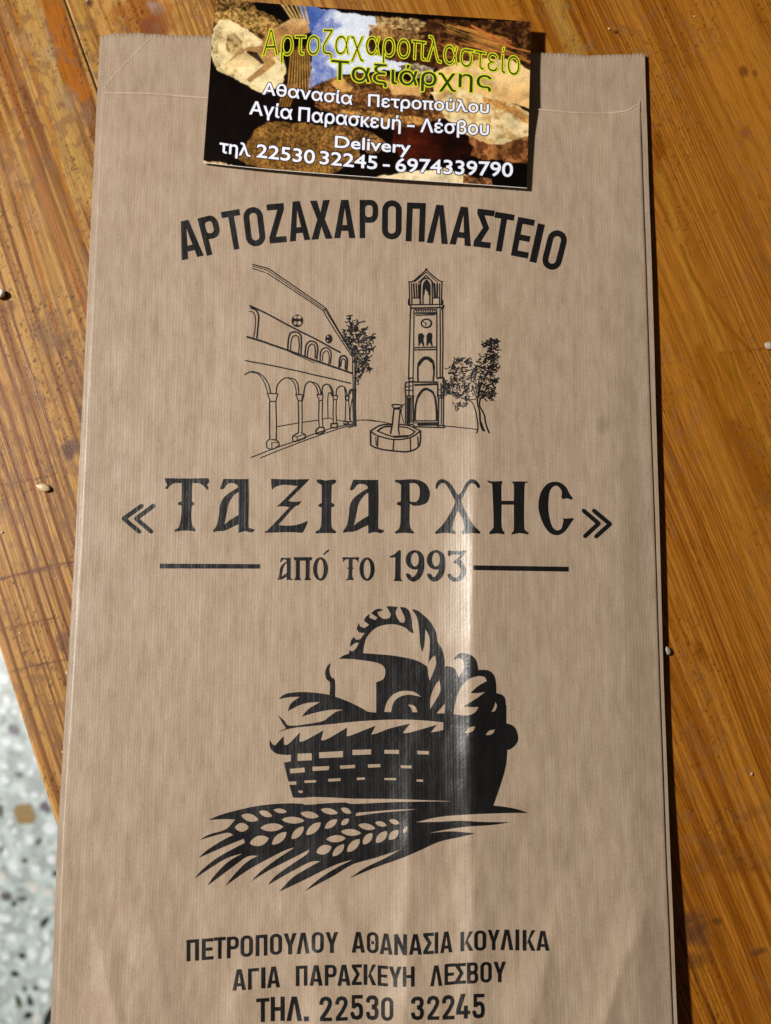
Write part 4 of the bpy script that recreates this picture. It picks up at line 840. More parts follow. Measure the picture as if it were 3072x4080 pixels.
# bell tower
for pts, w_ in (([(492, 270), (545, 262), (682, 145), (800, 250), (850, 268)], 4.6), ([(555, 272), (682, 168), (800, 275)], 3.4), ([(600, 280), (680, 200), (760, 290)], 4.0), ([(672, 135), (688, 150)], 5.0), ([(690, 132), (676, 152)], 4.0),
                ([(500, 285), (507, 510)], 4.0), ([(525, 290), (530, 510)], 4.4), ([(845, 270), (838, 510)], 4.6), ([(820, 290), (818, 500)], 4.4), ([(548, 290), (556, 435)], 5.6), ([(575, 290), (580, 430)], 5.0), ([(600, 300), (605, 440)], 6.0),
                ([(618, 510), (620, 300), (640, 250), (682, 232), (725, 250), (742, 300), (742, 510)], 5.0), ([(645, 505), (648, 320), (665, 270), (700, 268), (718, 320), (716, 505)], 4.4), ([(682, 255), (660, 330), (650, 400)], 8.0), ([(690, 265), (705, 330), (712, 400)], 9.0), ([(672, 300), (690, 360)], 8.0),
                ([(765, 290), (768, 430)], 8.0), ([(795, 290), (792, 430)], 6.4), ([(540, 440), (610, 440)], 4.0), ([(748, 440), (810, 440)], 4.0), ([(612, 440), (612, 505)], 3.4), ([(500, 450), (492, 500), (505, 515)], 5.4), ([(845, 455), (852, 490), (838, 512)], 5.4),
                ([(505, 512), (850, 508)], 4.4), ([(515, 548), (850, 540)], 6.0), ([(515, 510), (518, 560)], 4.6), ([(822, 510), (822, 545)], 3.6), ([(862, 522), (845, 560)], 7.4),
                ([(515, 560), (505, 900), (495, 1290)], 4.8), ([(550, 570), (548, 950), (540, 1290)], 3.8), ([(790, 560), (790, 950), (790, 1270)], 4.2), ([(825, 560), (828, 950), (825, 1280)], 4.4), ([(850, 560), (855, 900), (848, 1280)], 4.6),
                ([(558, 565), (790, 562)], 4.4), ([(560, 598), (785, 595)], 4.0), ([(570, 622), (770, 616)], 4.6), ([(552, 602), (790, 604)], 2.6)
                , ([(552, 962), (790, 955)], 4.4), ([(560, 985), (790, 980)], 5.0),
                ([(592, 1310), (592, 1170), (620, 1095), (682, 1060), (740, 1090), (762, 1170), (752, 1310)], 6.0), ([(600, 1140), (640, 1085), (690, 1070), (745, 1110)], 12.0), ([(752, 1120), (760, 1200)], 7.0),
                ([(550, 1322), (800, 1322)], 5.6), ([(560, 1352), (790, 1345)], 7.4), ([(490, 1285), (540, 1280)], 5.0), ([(795, 1280), (860, 1275)], 6.4), ([(500, 1320), (550, 1318)], 6.4),
                ([(560, 1722), (565, 1600), (590, 1480), (640, 1415), (682, 1400), (740, 1425), (780, 1520), (790, 1720)], 6.6), ([(590, 1480), (640, 1410), (690, 1395), (750, 1430)], 9.0), ([(775, 1500), (790, 1640)], 6.4),
                ([(465, 1330), (458, 1400), (465, 1480), (462, 1760)], 5.0), ([(500, 1290), (498, 1470)], 4.6), ([(540, 1290), (540, 1470), (548, 1475)], 4.2), ([(460, 1330), (498, 1320)], 4.6), ([(462, 1410), (545, 1410)], 4.0), ([(465, 1470), (548, 1470)], 5.6), ([(470, 1492), (545, 1490)], 5.0), ([(460, 1370), (498, 1372)], 4.0), ([(503, 1365), (542, 1362)], 3.4),
                ([(485, 1500), (480, 1760)], 4.8), ([(497, 1500), (492, 1750)], 7.0), ([(515, 1500), (510, 1750)], 4.2), ([(545, 1490), (545, 1740)], 4.0), ([(530, 1500), (528, 1740)], 3.6),
                ([(800, 1340), (800, 1480)], 5.6), ([(835, 1340), (838, 1480)], 5.0), ([(862, 1290), (870, 1350), (862, 1470)], 9.0), ([(800, 1405), (840, 1400)], 3.6), ([(800, 1465), (862, 1465)], 5.6), ([(805, 1490), (865, 1488)], 4.6), ([(808, 1495), (805, 1790)], 5.6), ([(840, 1495), (838, 1760)], 3.6), ([(862, 1495), (858, 1790)], 4.8),
                ([(455, 1775), (530, 1765), (550, 1780)], 5.0), ([(530, 1728), (800, 1728)], 4.4), ([(540, 1750), (800, 1748)], 3.8), ([(600, 1768), (790, 1765)], 10.0), ([(545, 1792), (875, 1800)], 4.8), ([(795, 1780), (870, 1775), (872, 1800)], 4.4),
                ([(875, 1782), (1050, 1800), (1210, 1818)], 3.6), ([(0, 1722), (120, 1725), (320, 1762)], 3.4), ([(420, 1565), (465, 1552)], 2.6), ([(432, 1570), (415, 1640), (445, 1750)], 2.4),
                ([(320, 1562), (375, 1558), (425, 1565)], 5.0), ([(320, 1565), (335, 1590), (380, 1592), (418, 1580)], 4.2), ([(338, 1600), (405, 1605)], 6.4), ([(340, 1610), (330, 1700), (322, 1770), (305, 1860)], 5.4), ([(405, 1610), (398, 1700), (388, 1800), (395, 1870)], 4.8),
                ([(95, 1835), (200, 1775), (320, 1765)], 5.4), ([(390, 1765), (480, 1775), (560, 1805), (620, 1835)], 4.8), ([(620, 1835), (510, 1905), (340, 1925), (170, 1885), (95, 1840)], 5.0), ([(165, 1835), (230, 1795), (310, 1785)], 6.0), ([(400, 1790), (480, 1800), (560, 1840), (500, 1885), (340, 1895), (165, 1835)], 4.8), ([(340, 1895), (480, 1890)], 8.0),
                ([(95, 1840), (95, 1985), (180, 2020), (340, 2045), (500, 2050), (605, 1990), (620, 1840)], 5.6), ([(172, 1890), (165, 2000)], 5.0), ([(150, 1900), (152, 1980)], 3.2), ([(340, 1925), (330, 2040)], 4.6), ([(512, 1905), (515, 2040)], 4.6), ([(590, 1900), (595, 1990)], 4.4),
                ([(1050, 1490), (1150, 1525), (1190, 1600), (1215, 1720), (1222, 1810), (1208, 1855)], 4.4), ([(1075, 1480), (1140, 1505), (1200, 1500)], 3.6), ([(1215, 1500), (1220, 1560), (1240, 1640), (1245, 1720), (1290, 1835)], 4.8), ([(1248, 1490), (1240, 1570), (1285, 1660), (1305, 1760), (1338, 1855)], 5.2), ([(1240, 1640), (1250, 1760), (1275, 1830)], 6.4),
                ([(1160, 1370), (1190, 1440), (1210, 1490)], 4.0), ([(1195, 1370), (1210, 1440)], 4.0), ([(1260, 1330), (1235, 1400), (1225, 1480)], 8.0), ([(1320, 1380), (1280, 1440), (1260, 1490)], 5.0)):
    pen(C4, pts, w_)
ink += [C4(ell(682, 706, 62, 52)), C4([(598, 945), (598, 900), (592, 860), (600, 815), (635, 808), (658, 835), (650, 880), (660, 950), (650, 950), (625, 905), (605, 945)]), C4([(680, 945), (682, 880), (680, 835), (705, 800), (738, 810), (745, 840), (738, 880), (748, 948), (738, 948), (712, 905), (690, 945)])]
chole += [C4(ell(680, 706, 44, 36))]
for pts in ([(650, 690), (680, 708), (672, 728)],): pen(C4, pts, 3.6)
for kx in range(9): pen(C4, [(575 + kx * 24, 572), (582 + kx * 24, 592)], 3.4)
tree(C4, [(890, 1170), (930, 1130), (975, 1050), (1010, 1080), (1130, 1060), (1180, 1070), (1260, 1030), (1310, 1060), (1330, 950), (1260, 930), (1310, 890), (1350, 910), (1350, 860), (1410, 840), (1430, 880), (1430, 1060), (1420, 1300), (1400, 1480), (1360, 1520), (1250, 1490), (1210, 1380), (1140, 1480), (1040, 1490), (960, 1480), (860, 1420), (930, 1300), (890, 1210)], 430, 9, 3.8)
tree(C4, [(1320, 900), (1425, 860), (1425, 1470), (1330, 1470)], 60, 12, w=4.4)
tree(C4, [(850, 1300), (960, 1330), (930, 1440), (850, 1450)], 28, 13, w=4.4)
tree(C4, [(945, 1540), (1120, 1530), (1110, 1570), (1020, 1600)], 16, 14)
pen(C4, [(1262, 925), (1300, 955)], 6.0); pen(C4, [(1350, 862), (1385, 880)], 6.0)
sketch_holes = chole
inkA = [p for p in ink]
# circle holes may not eat the pen strokes drawn inside them -> cut them out of the discs first
discs = [C3(ell(592, 680, 62, 66)), C3(ell(922, 870, 38, 48)), C4(ell(682, 706, 62, 52))]
inkA = [p for p in inkA if p not in discs]
ring = discs
ink_object('printed_church_drawing', inkA, [], parent=bag, cut=16.0)
for d_, h_ in zip(ring, (sketch_holes[:4], sketch_holes[4:6], sketch_holes[6:])):
    ink_object('printed_clock_face' if h_ == sketch_holes[6:] else 'printed_round_window', [d_], h_, parent=bag, cut=16.0, off=0.055)

M_edge_highlight = kraft('pale_edge_highlight', tint=1.35)  # paler paper: light caught on the frayed mouth edge and fold, painted in
def highlight_strip(name, pts, wd, hfun, off, up=0.10):
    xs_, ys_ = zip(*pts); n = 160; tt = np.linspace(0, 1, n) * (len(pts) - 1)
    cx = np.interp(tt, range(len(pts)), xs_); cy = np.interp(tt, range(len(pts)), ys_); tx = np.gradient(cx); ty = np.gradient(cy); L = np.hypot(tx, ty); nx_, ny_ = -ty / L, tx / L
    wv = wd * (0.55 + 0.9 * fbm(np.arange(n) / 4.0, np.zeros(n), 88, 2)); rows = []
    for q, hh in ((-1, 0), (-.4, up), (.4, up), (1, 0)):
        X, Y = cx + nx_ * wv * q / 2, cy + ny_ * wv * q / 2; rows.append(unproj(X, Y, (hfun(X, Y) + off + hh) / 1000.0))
    o = grid_mesh(name, np.stack(rows, 0), M_edge_highlight, bag); return o
for tn, rx_, ry_, of_ in ((0.94, 30, 38, 0.035), (0.87, 20, 28, 0.05)):
    Ms = kraft('grease_spot', tint=tn)
    ink_object('grease_spot', [smooth([(2398 + rx_ * math.cos(a) * rnd.uniform(.8, 1.2), 1690 + ry_ * math.sin(a) * rnd.uniform(.8, 1.2)) for a in np.linspace(0, 2 * math.pi, 11)[:-1]], 90)], parent=bag, off=of_, mat=Ms)
xx = np.linspace(408, 2540, 60); highlight_strip('mouth_edge', list(zip(xx, np.interp(xx, mx, my) + 2)), 6.5, front_h, 0.05)
highlight_strip('fold_crease', [(604, 146), (520, 232), (445, 310), (414, 352)], 3.6, back_h, 0.04, 0.03)
# ------------------------------------------------------------------ BUSINESS CARD
def K1(x, y): return 780 + .84034 * x, .84034 * y             # crop measures -> photo
cTL, cTR, cBR, cBL = K1(93, -6), K1(1591, 103), K1(1570, 893), K1(36, 772)
def card_px(s, t):
    """s 0..1 left-right, t 0..1 top-bottom, sides slightly bowed as in the photo"""
    s = np.asarray(s, float); t = np.asarray(t, float)
    x = (1 - s) * (1 - t) * cTL[0] + s * (1 - t) * cTR[0] + s * t * cBR[0] + (1 - s) * t * cBL[0]
    y = (1 - s) * (1 - t) * cTL[1] + s * (1 - t) * cTR[1] + s * t * cBR[1] + (1 - s) * t * cBL[1]
    bow = 4 * s * (1 - s)
    return x, y + bow * (1 - s) * (6 * (1 - t) + 11 * t)
def card_h(px, py, off=0.0):
    s = np.clip((px - 830) / 1280, -0.1, 1.1); t = np.clip(py / 750, -.1, 1.1)
    return (2.7 + 1.15 * s + 1.25 * s ** 2 + 0.9 * (1 - 4 * (s - .38) ** 2) * t + off)
def card_top(px, py, off=0.0): return unproj(px, py, card_h(np.asarray(px, float), np.asarray(py, float), off) / 1000.0)

def inpoly(x, y, poly):
    c = np.zeros(x.shape, bool); j = len(poly) - 1
    for i in range(len(poly)):
        xi, yi = poly[i]; xj, yj = poly[j]
        if yi != yj: c ^= ((yi > y) != (yj > y)) & (x < (xj - xi) * (y - yi) / (yj - yi) + xi)
        j = i
    return c
def card_paint(x, y):
    """the printed collage, x y in crop measures"""
    sh = x.shape; c = np.zeros(sh + (3,)) + np.array([0.012, 0.004, 0.002])
    wx = x + 26 * (fbm(x / 38, y / 38, 301, 4) - .5); wy = y + 26 * (fbm(x / 38, y / 38, 302, 4) - .5)
    n1 = fbm(x / 9, y / 9, 310, 3); n2 = fbm(x / 24, y / 24, 311, 3); n3 = fbm(x / 5, y / 5, 312, 3); n4 = fbm(x / 80, y / 60, 313, 3)
    def fill(poly, col, a=1.0, warp=True):
        nonlocal c
        m = inpoly(wx if warp else x, wy if warp else y, poly)
        if callable(col): cc = col()
        else: cc = np.broadcast_to(np.array(col, float), c.shape)
        c = np.where(m[..., None], c * (1 - a) + cc * a, c)
    def two(a, b, t):
        t = np.clip(0.5 + (t - 0.5) * 0.62 + 0.55 * (fbm(x / 3.2, y / 3.2, 330, 2) - 0.5) + 0.25 * (n2 - .5), 0, 1)
        return lerp(np.broadcast_to(np.array(a, float), c.shape), np.array(b, float), t)
    def streak(p0, p1, w_, col, a=1.0):
        nonlocal c
        d = seg_dist(x, y, [p0, p1]); c = lerp(c, np.broadcast_to(np.array(col), c.shape), a * ss(w_ * 1.25, w_ * .6, d))
    # top left: ears of wheat on black
    fill([(80, -20), (430, -20), (450, 60), (520, 150), (300, 200), (150, 120), (80, 120)], lambda: two((0.012, 0.006, 0.003), (0.30, 0.19, 0.07), ss(.46, .60, n1)))
    fill([(180, 40), (250, 55), (330, 85), (440, 130), (430, 160), (330, 170), (210, 120), (95, 110), (90, 60)], lambda: two((0.09, 0.04, 0.012), (0.50, 0.36, 0.14), ss(.42, .60, n1)))
    fill([(270, 10), (400, 10), (470, 90), (440, 120), (350, 70), (290, 50)], (0.008, 0.004, 0.003))
    # blue sky with clouds
    fill([(480, 20), (700, 60), (860, 80), (1010, 95), (1010, 330), (820, 340), (700, 350), (560, 410), (535, 420), (545, 200)], lambda: two((0.035, 0.075, 0.34), (0.74, 0.80, 0.86), ss(.36, .56, n4 * .55 + n2 * .15 + .38 * ss(560, 760, x) - 0.14 * ss(300, 420, y))))
    fill([(480, 20), (620, 50), (590, 90), (560, 150), (545, 190), (520, 120)], lambda: two((0.02, 0.045, 0.22), (0.08, 0.15, 0.42), n2))
    # stalks at the middle left
    fill([(400, 240), (545, 150), (550, 340), (530, 430), (480, 500), (380, 480), (420, 400)], (0.018, 0.008, 0.003))
    for k in range(9):
        x0 = 455 + k * 10; streak((x0, 210 + 14 * k % 30), (x0 - 18 + 4 * k, 420 + 9 * (k % 4)), 3.6, (0.42 - .02 * (k % 3), 0.24, 0.075), .85)
    for k in range(6): streak((400 + k * 22, 10), (470 + k * 13, 110), 4.0, (0.60, 0.46, 0.22), .9)
    for k in range(5): streak((420 + 14 * k, 400), (396 + 12 * k, 505), 3.5, (0.40, 0.20, 0.05), .7)
    # sack of flour
    sack = [(85, 130), (110, 95), (170, 95), (260, 150), (330, 195), (400, 230), (425, 330), (410, 400), (330, 445), (260, 420), (170, 365), (100, 330), (72, 250)]
    fill(sack, lambda: two((0.36, 0.27, 0.13), (0.80, 0.77, 0.58), ss(.30, .50, n2 * .7 + n3 * .3)))
    fill([(150, 170), (190, 150), (215, 200), (240, 250), (190, 270), (150, 240)], lambda: two((0.14, 0.09, 0.04), (0.50, 0.42, 0.25), ss(.4, .6, n2)))
    fill([(190, 330), (330, 240), (400, 300), (380, 420), (300, 420)], lambda: two((0.72, 0.70, 0.52), (0.86, 0.84, 0.66), n2))
    fill([(100, 120), (75, 240), (95, 320), (115, 320), (105, 240), (130, 130)], lambda: two((0.10, 0.06, 0.03), (0.60, 0.54, 0.36), ss(.40, .56, n3)), .7)
    # wooden scoop
    fill([(240, 225), (330, 215), (350, 230), (380, 300), (320, 350), (255, 392), (240, 375), (320, 310), (300, 262), (235, 240), (130, 315), (200, 245)], lambda: two((0.26, 0.15, 0.06), (0.46, 0.31, 0.15), n2), 1, False)
    fill([(330, 160), (450, 90), (520, 90), (545, 150), (500, 170), (430, 180), (400, 250), (330, 300), (300, 240)], lambda: two((0.24, 0.12, 0.045), (0.66, 0.50, 0.29), ss(180, 90, y + 40 * n2)), 1, False)
    fill([(240, 240), (290, 248), (325, 300), (300, 308), (250, 275)], (0.03, 0.014, 0.006), .95, False)
    fill([(130, 312), (235, 245), (290, 285), (320, 312), (230, 318)], lambda: two((0.42, 0.32, 0.16), (0.68, 0.60, 0.42), ss(200, 320, y)), .85, False)
    # top right: dark stems and stalks
    fill([(820, 150), (900, 80), (1010, 90), (1150, 95), (1600, 100), (1600, 330), (1400, 340), (1130, 330), (1050, 310), (960, 300), (820, 250)], lambda: two((0.022, 0.007, 0.004), (0.20, 0.085, 0.03), ss(.46, .66, n1 * .5 + n2 * .5)))
    fill([(840, 75), (1040, 90), (1090, 110), (1050, 160), (960, 130), (900, 150), (860, 110)], lambda: two((0.10, 0.045, 0.015), (0.66, 0.52, 0.30), ss(.40, .62, n1)))
    fill([(820, 110), (940, 130), (1080, 170), (1060, 200), (960, 190), (830, 185)], lambda: two((0.16, 0.07, 0.025), (0.50, 0.34, 0.16), ss(.4, .6, n1)), .8)
    r = random.Random(4)
    for k in range(26):
        x0 = r.uniform(1150, 1330); y0 = r.uniform(105, 215); L = r.uniform(150, 330)
        streak((x0, y0), (x0 + L, y0 + L * r.uniform(.22, .52)), r.uniform(2, 4.5), (r.uniform(.25, .48), r.uniform(.12, .24), .05), .85)
    for k in range(10):
        x0 = r.uniform(1000, 1300); y0 = r.uniform(180, 280); streak((x0, y0), (x0 + 260, y0 + r.uniform(10, 60)), 2.5, (.22, .09, .03), .7)
    # big pale loaf on the right
    fill([(1120, 380), (1160, 330), (1260, 290), (1400, 275), (1500, 290), (1600, 340), (1600, 520), (1450, 480), (1330, 440), (1200, 430), (1130, 440)], lambda: two((0.62, 0.42, 0.20), (0.82, 0.72, 0.48), ss(.30, .55, n4 * .6 + n2 * .4) * ss(470, 330, y + 20 * n2)))
    fill([(960, 320), (1060, 300), (1130, 330), (1120, 380), (1020, 370)], lambda: two((0.07, 0.045, 0.035), (0.50, 0.48, 0.44), ss(.44, .60, n1)))
    # loaf slices with dark crust in the middle
    fill([(560, 410), (650, 370), (760, 350), (960, 370), (1120, 400), (1110, 470), (1180, 560), (1000, 620), (700, 560), (560, 500)], lambda: two((0.035, 0.012, 0.006), (0.34, 0.17, 0.06), ss(.44, .62, n1 * .6 + n3 * .4)))
    fill([(640, 390), (700, 370), (740, 420), (730, 440), (670, 430)], (0.56, 0.36, 0.14), .85); fill([(900, 390), (1000, 400), (1080, 420), (1060, 460), (930, 450)], lambda: two((0.45, 0.26, 0.10), (0.75, 0.55, 0.30), n2), .9)
    fill([(700, 520), (860, 530), (1100, 560), (1080, 590), (860, 575), (690, 545)], lambda: two((0.16, 0.07, 0.02), (0.60, 0.38, 0.14), ss(.42, .55, n1)), .9)
    # right lower loaf, floury
    fill([(1110, 440), (1180, 420), (1300, 430), (1440, 470), (1600, 540), (1600, 690), (1480, 700), (1350, 700), (1260, 620), (1180, 560)], lambda: two((0.42, 0.29, 0.13), (0.78, 0.74, 0.56), ss(.38, .58, n2)))
    fill([(1360, 460), (1460, 480), (1600, 560), (1600, 600), (1500, 545), (1380, 490)], lambda: two((0.30, 0.14, 0.04), (0.58, 0.34, 0.12), ss(.4, .6, n1)), .9)
    fill([(1290, 640), (1400, 690), (1600, 640), (1600, 780), (1400, 760), (1300, 740)], lambda: two((0.10, 0.03, 0.012), (0.36, 0.17, 0.07), ss(.4, .65, n2)))
    fill([(1380, 760), (1600, 790), (1600, 900), (1300, 900)], (0.006, 0.003, 0.004))
    # deep red shadow centre right
    fill([(940, 600), (1200, 600), (1320, 700), (1300, 760), (1000, 770), (930, 700)], lambda: two((0.012, 0.003, 0.002), (0.11, 0.016, 0.006), ss(1250, 1000, x + 60 * n2)))
    # seeded brown slice bottom left
    fill([(180, 740), (240, 690), (270, 620), (340, 580), (480, 580), (640, 600), (780, 660), (780, 750), (640, 830), (520, 840), (420, 820), (240, 780)], lambda: two((0.07, 0.026, 0.007), (0.34, 0.20, 0.06), ss(.40, .60, n3 * .55 + n1 * .45)))
    fill([(620, 590), (760, 600), (860, 640), (920, 690), (840, 740), (760, 690)], lambda: two((0.06, 0.02, 0.008), (0.42, 0.24, 0.09), ss(.46, .60, n1)), .95)
    # white cloth along the bottom
    fill([(20, 765), (110, 770), (250, 800), (330, 830), (340, 900), (20, 860)], lambda: two((0.20, 0.12, 0.06), (0.66, 0.56, 0.40), ss(.40, .55, n1)))
    fill([(780, 860), (900, 830), (1060, 810), (1200, 805), (1280, 830), (1290, 900), (800, 900)], lambda: two((0.62, 0.54, 0.36), (0.86, 0.86, 0.76), ss(.3, .5, n2)))
    fill([(1270, 830), (1400, 850), (1400, 900), (1270, 900)], lambda: two((0.04, 0.015, 0.008), (0.34, 0.17, 0.08), ss(.42, .6, n1)))
    fill([(1160, 870), (1200, 868), (1200, 884), (1165, 884)], (0.20, 0.11, 0.04), .8)
    big = fbm(x / 60, y / 45, 350, 4); blue = c[..., 2] > c[..., 0]
    c = np.where(blue[..., None], c, c * (0.30 + 1.20 * big)[..., None] * np.array([1.05, 0.90, 0.66]))
    det = fbm(x / 2.6 + 0.3 * y / 2.6, y / 3.4, 360, 2) - 0.5
    c = c * (1 + 0.9 * det * (1 - 0.7 * blue))[..., None]
    soft = c.copy()
    for _ in range(5):
        q = soft.copy(); q[1:-1, 1:-1] = (soft[1:-1, 1:-1] * 2 + soft[:-2, 1:-1] + soft[2:, 1:-1] + soft[1:-1, :-2] + soft[1:-1, 2:]) / 6; soft = q
    c = 0.50 * c + 0.50 * soft
    L_m = np.clip(c.max(-1, keepdims=True), 1e-4, 2); c = c / L_m * (1.30 * np.clip(L_m, 0, 1.0) ** 1.6 / (0.42 + 0.95 * np.clip(L_m, 0, 1) ** 1.6))
    return np.clip(c, 0, 1)
m_card, nt, b = new_mat('glossy_card_print', 0.24, 0.35)
a = N(nt, 'ShaderNodeVertexColor'); a.layer_name = 'pigment'
fz = noise(nt, mapping(nt), 2600, 2); nt.links.new(mixc(nt, a.outputs['Color'], ramp(nt, fz, [(0.3, (.88, .88, .88)), (0.7, (1.1, 1.1, 1.1))]), 1.0, 'MULTIPLY'), b.inputs['Base Color'])
m_stock, nt, b = new_mat('white_card_stock', 0.6, 0.3); nt.links.new(ramp(nt, noise(nt, mapping(nt), 1500, 3), [(.3, (.62, .58, .52)), (.7, (.80, .77, .72))]), b.inputs['Base Color'])
nx, ny = 620, 330
s_, t_ = np.meshgrid(np.linspace(0, 1, nx), np.linspace(0, 1, ny)); PX, PY = card_px(s_, t_)
card = empty('business_card', (0, float(unproj(1470, 380, 0.0)[1]), 0.004))
tag(card, 'glossy business card with bread photo and yellow title on the paper bag', 'business card')
PX, PY = card_px(-0.0004 + 1.0002 * s_, -0.0006 + 0.9972 * t_)
g = grid_mesh('card_front', card_top(PX, PY), m_card, None, colors=card_paint((PX - 780) / .84034, PY / .84034)); put(g, card)
# paper stock: underside and cut edge
s2_, t2_ = np.meshgrid(np.linspace(0, 1, 41), np.linspace(0, 1, 21)); QX, QY = card_px(s2_, t2_)
top = card_top(QX, QY, -0.02); bot = card_top(QX, QY, -0.34)
bm = bmesh.new()
def sheetv(P): return [[bm.verts.new(P[i, j]) for j in range(P.shape[1])] for i in range(P.shape[0])]
A = sheetv(top); Bv = sheetv(bot); nr, nc = top.shape[:2]
for i in range(nr - 1):
    for j in range(nc - 1):
        bm.faces.new((A[i][j], A[i + 1][j], A[i + 1][j + 1], A[i][j + 1])); bm.faces.new((Bv[i][j + 1], Bv[i + 1][j + 1], Bv[i + 1][j], Bv[i][j]))
ring_i = [(0, j) for j in range(nc)] + [(i, nc - 1) for i in range(1, nr)] + [(nr - 1, j) for j in range(nc - 2, -1, -1)] + [(i, 0) for i in range(nr - 2, 0, -1)]
for q in range(len(ring_i)):
    (i0, j0), (i1, j1) = ring_i[q], ring_i[(q + 1) % len(ring_i)]; bm.faces.new((A[i0][j0], A[i1][j1], Bv[i1][j1], Bv[i0][j0]))
me = bpy.data.meshes.new('card_stock'); bm.to_mesh(me); bm.free(); me.materials.append(m_stock); put(link('card_stock', me), card)

def flat_mat(name, col, rough=0.24):
    m, nt, b = new_mat(name, rough, 0.30); nt.links.new(ramp(nt, noise(nt, mapping(nt), 3000, 2), [(.3, tuple(x * .9 for x in col)), (.7, tuple(min(1, x * 1.06) for x in col))]), b.inputs['Base Color']); return m
M_white = flat_mat('print_white', (0.80, 0.84, 0.97)); M_navy = flat_mat('print_dark_outline', (0.010, 0.012, 0.030)); M_yel = flat_mat('print_yellow', (0.66, 0.68, 0.02)); M_olv = flat_mat('print_dark_green', (0.022, 0.045, 0.012))
def text_mesh(body, offset, spacing=1.0):
    """outline the words, then fill them by winding number"""
    cu = bpy.data.curves.new('t', 'FONT'); cu.body = body; cu.size = 1.0; cu.space_character = spacing
    ob = bpy.data.objects.new('t', cu); COL.objects.link(ob); dg = bpy.context.evaluated_depsgraph_get(); dg.update()
    cv = ob.to_curve(dg); vs, fs = [], []
    for sp in cv.splines:
        P = []; bp = sp.bezier_points; n = len(bp)
        for i in range(n):
            a, b = bp[i], bp[(i + 1) % n]; p0, p1, p2, p3 = (Vector(q[:2]) for q in (a.co, a.handle_right, b.handle_left, b.co))
            straight = abs((p1 - p0).cross(p3 - p0)) < 1e-6 and abs((p2 - p0).cross(p3 - p0)) < 1e-6
            for k in range(1 if straight else 4):
                t = k / 4; P.append(p0 * (1 - t) ** 3 + p1 * 3 * t * (1 - t) ** 2 + p2 * 3 * t * t * (1 - t) + p3 * t ** 3)
        Q = [p for i, p in enumerate(P) if (p - P[i - 1]).length > 1e-5]
        if len(Q) < 3: continue
        b0 = len(vs); vs += Q; fs.append(list(range(b0, b0 + len(Q))))
    ob.to_curve_clear(); bpy.data.objects.remove(ob); bpy.data.curves.remove(cu)
    edges = [(f[i - 1], f[i]) for f in fs for i in range(len(f))]
    r = delaunay_2d_cdt(vs, edges, [], 0, 1e-6, False)
    OV = np.array([(v.x, v.y) for v in r[0]]); C_ = np.array([OV[list(f)].mean(0) for f in r[2]])
    wn = np.zeros(len(C_), int); A_ = np.array([vs[a] for a, b in edges]); B_ = np.array([vs[b] for a, b in edges])
    for (ax, ay), (bx_, by_) in zip(A_, B_):
        cr = (bx_ - ax) * (C_[:, 1] - ay) - (C_[:, 0] - ax) * (by_ - ay)
        wn += ((ay <= C_[:, 1]) & (by_ > C_[:, 1]) & (cr > 0)).astype(int) - ((ay > C_[:, 1]) & (by_ <= C_[:, 1]) & (cr < 0)).astype(int)
    return OV, [tuple(f) for f, w_ in zip(r[2], wn) if w_ != 0]
def boundary(V, F):
    cnt = {}
    for f in F:
        for q in range(len(f)):
            e = (f[q], f[(q + 1) % len(f)]); k_ = (min(e), max(e)); cnt[k_] = cnt.get(k_, 0) + 1
    return [e for e, n_ in cnt.items() if n_ == 1]
def card_text(name, layers, parts, spacing=1.0):
    """parts: (text, x0, x1, baseline polyline, upper line polyline, unit em height of the upper line). layers: (material, fill?, outline width px, lift)"""
    root = None; built = []
    for body, x0, x1, bxs, bys, txs, tys, unit in parts:
        V, F = text_mesh(body, 0.0, spacing); lo, hi = V[:, 0].min(), V[:, 0].max()
        X = x0 + (V[:, 0] - lo) / (hi - lo) * (x1 - x0)
        yb = np.interp(X, bxs, bys); yt = np.interp(X, txs, tys); slope = (bys[-1] - bys[0]) / max(1, (bxs[-1] - bxs[0]))
        Y = yb + (yt - yb) * V[:, 1] / unit; X = X + 0.5 * (yb - yt) * V[:, 1] / unit * slope
        built.append((np.stack([X, Y], 1), F))
    for mat, fill_, wd, lift in layers:
        VX, VZ, FF = [], [], []
        def add(poly, z):
            b0 = len(VX); VX.extend(poly); VZ.extend([z] * len(poly)); FF.append(tuple(range(b0, b0 + len(poly))))
        for V, F in built:
            if fill_:
                b0 = len(VX); VX.extend([tuple(v) for v in V]); VZ.extend([0.0] * len(V)); FF += [tuple(i + b0 for i in f) for f in F]
            if wd > 0:
                E = boundary(V, F); used = set(); kz = 0
                for a_, b_ in E:
                    for p in stroke([tuple(V[a_]), tuple(V[b_])], wd, cap=False): kz += 1; add(p, 0.002 + 0.0006 * (kz % 7))
                    used |= {a_, b_}
                for i in used: kz += 1; add(ell(V[i][0], V[i][1], wd / 2, wd / 2, 0.2, 7), 0.007 + 0.0006 * (kz % 7))
        A_ = np.array(VX); P = card_top(780 + .84034 * A_[:, 0], .84034 * A_[:, 1], lift + np.array(VZ))
        FF2 = []
        for f in FF:
            a, b, c = P[f[0]], P[f[1]], P[f[2]]; FF2.append(f if np.cross(b - a, c - a)[2] > 0 else f[::-1])
        o = mesh_from(name if root is None else 'lettering_face', P, FF2, mat)
        if root is None: root = put(o, card)
        else: o.parent = root
    return root
CAP, XH = 0.729, 0.547
W = [(M_navy, True, 11.0, 0.035), (M_white, True, 3.0, 0.09)]
def ln(text, x0, x1, yb0, yb1, yt0, yt1, unit=CAP): return (text, x0, x1, [x0, x1], [yb0, yb1], [x0, x1], [yt0, yt1], unit)
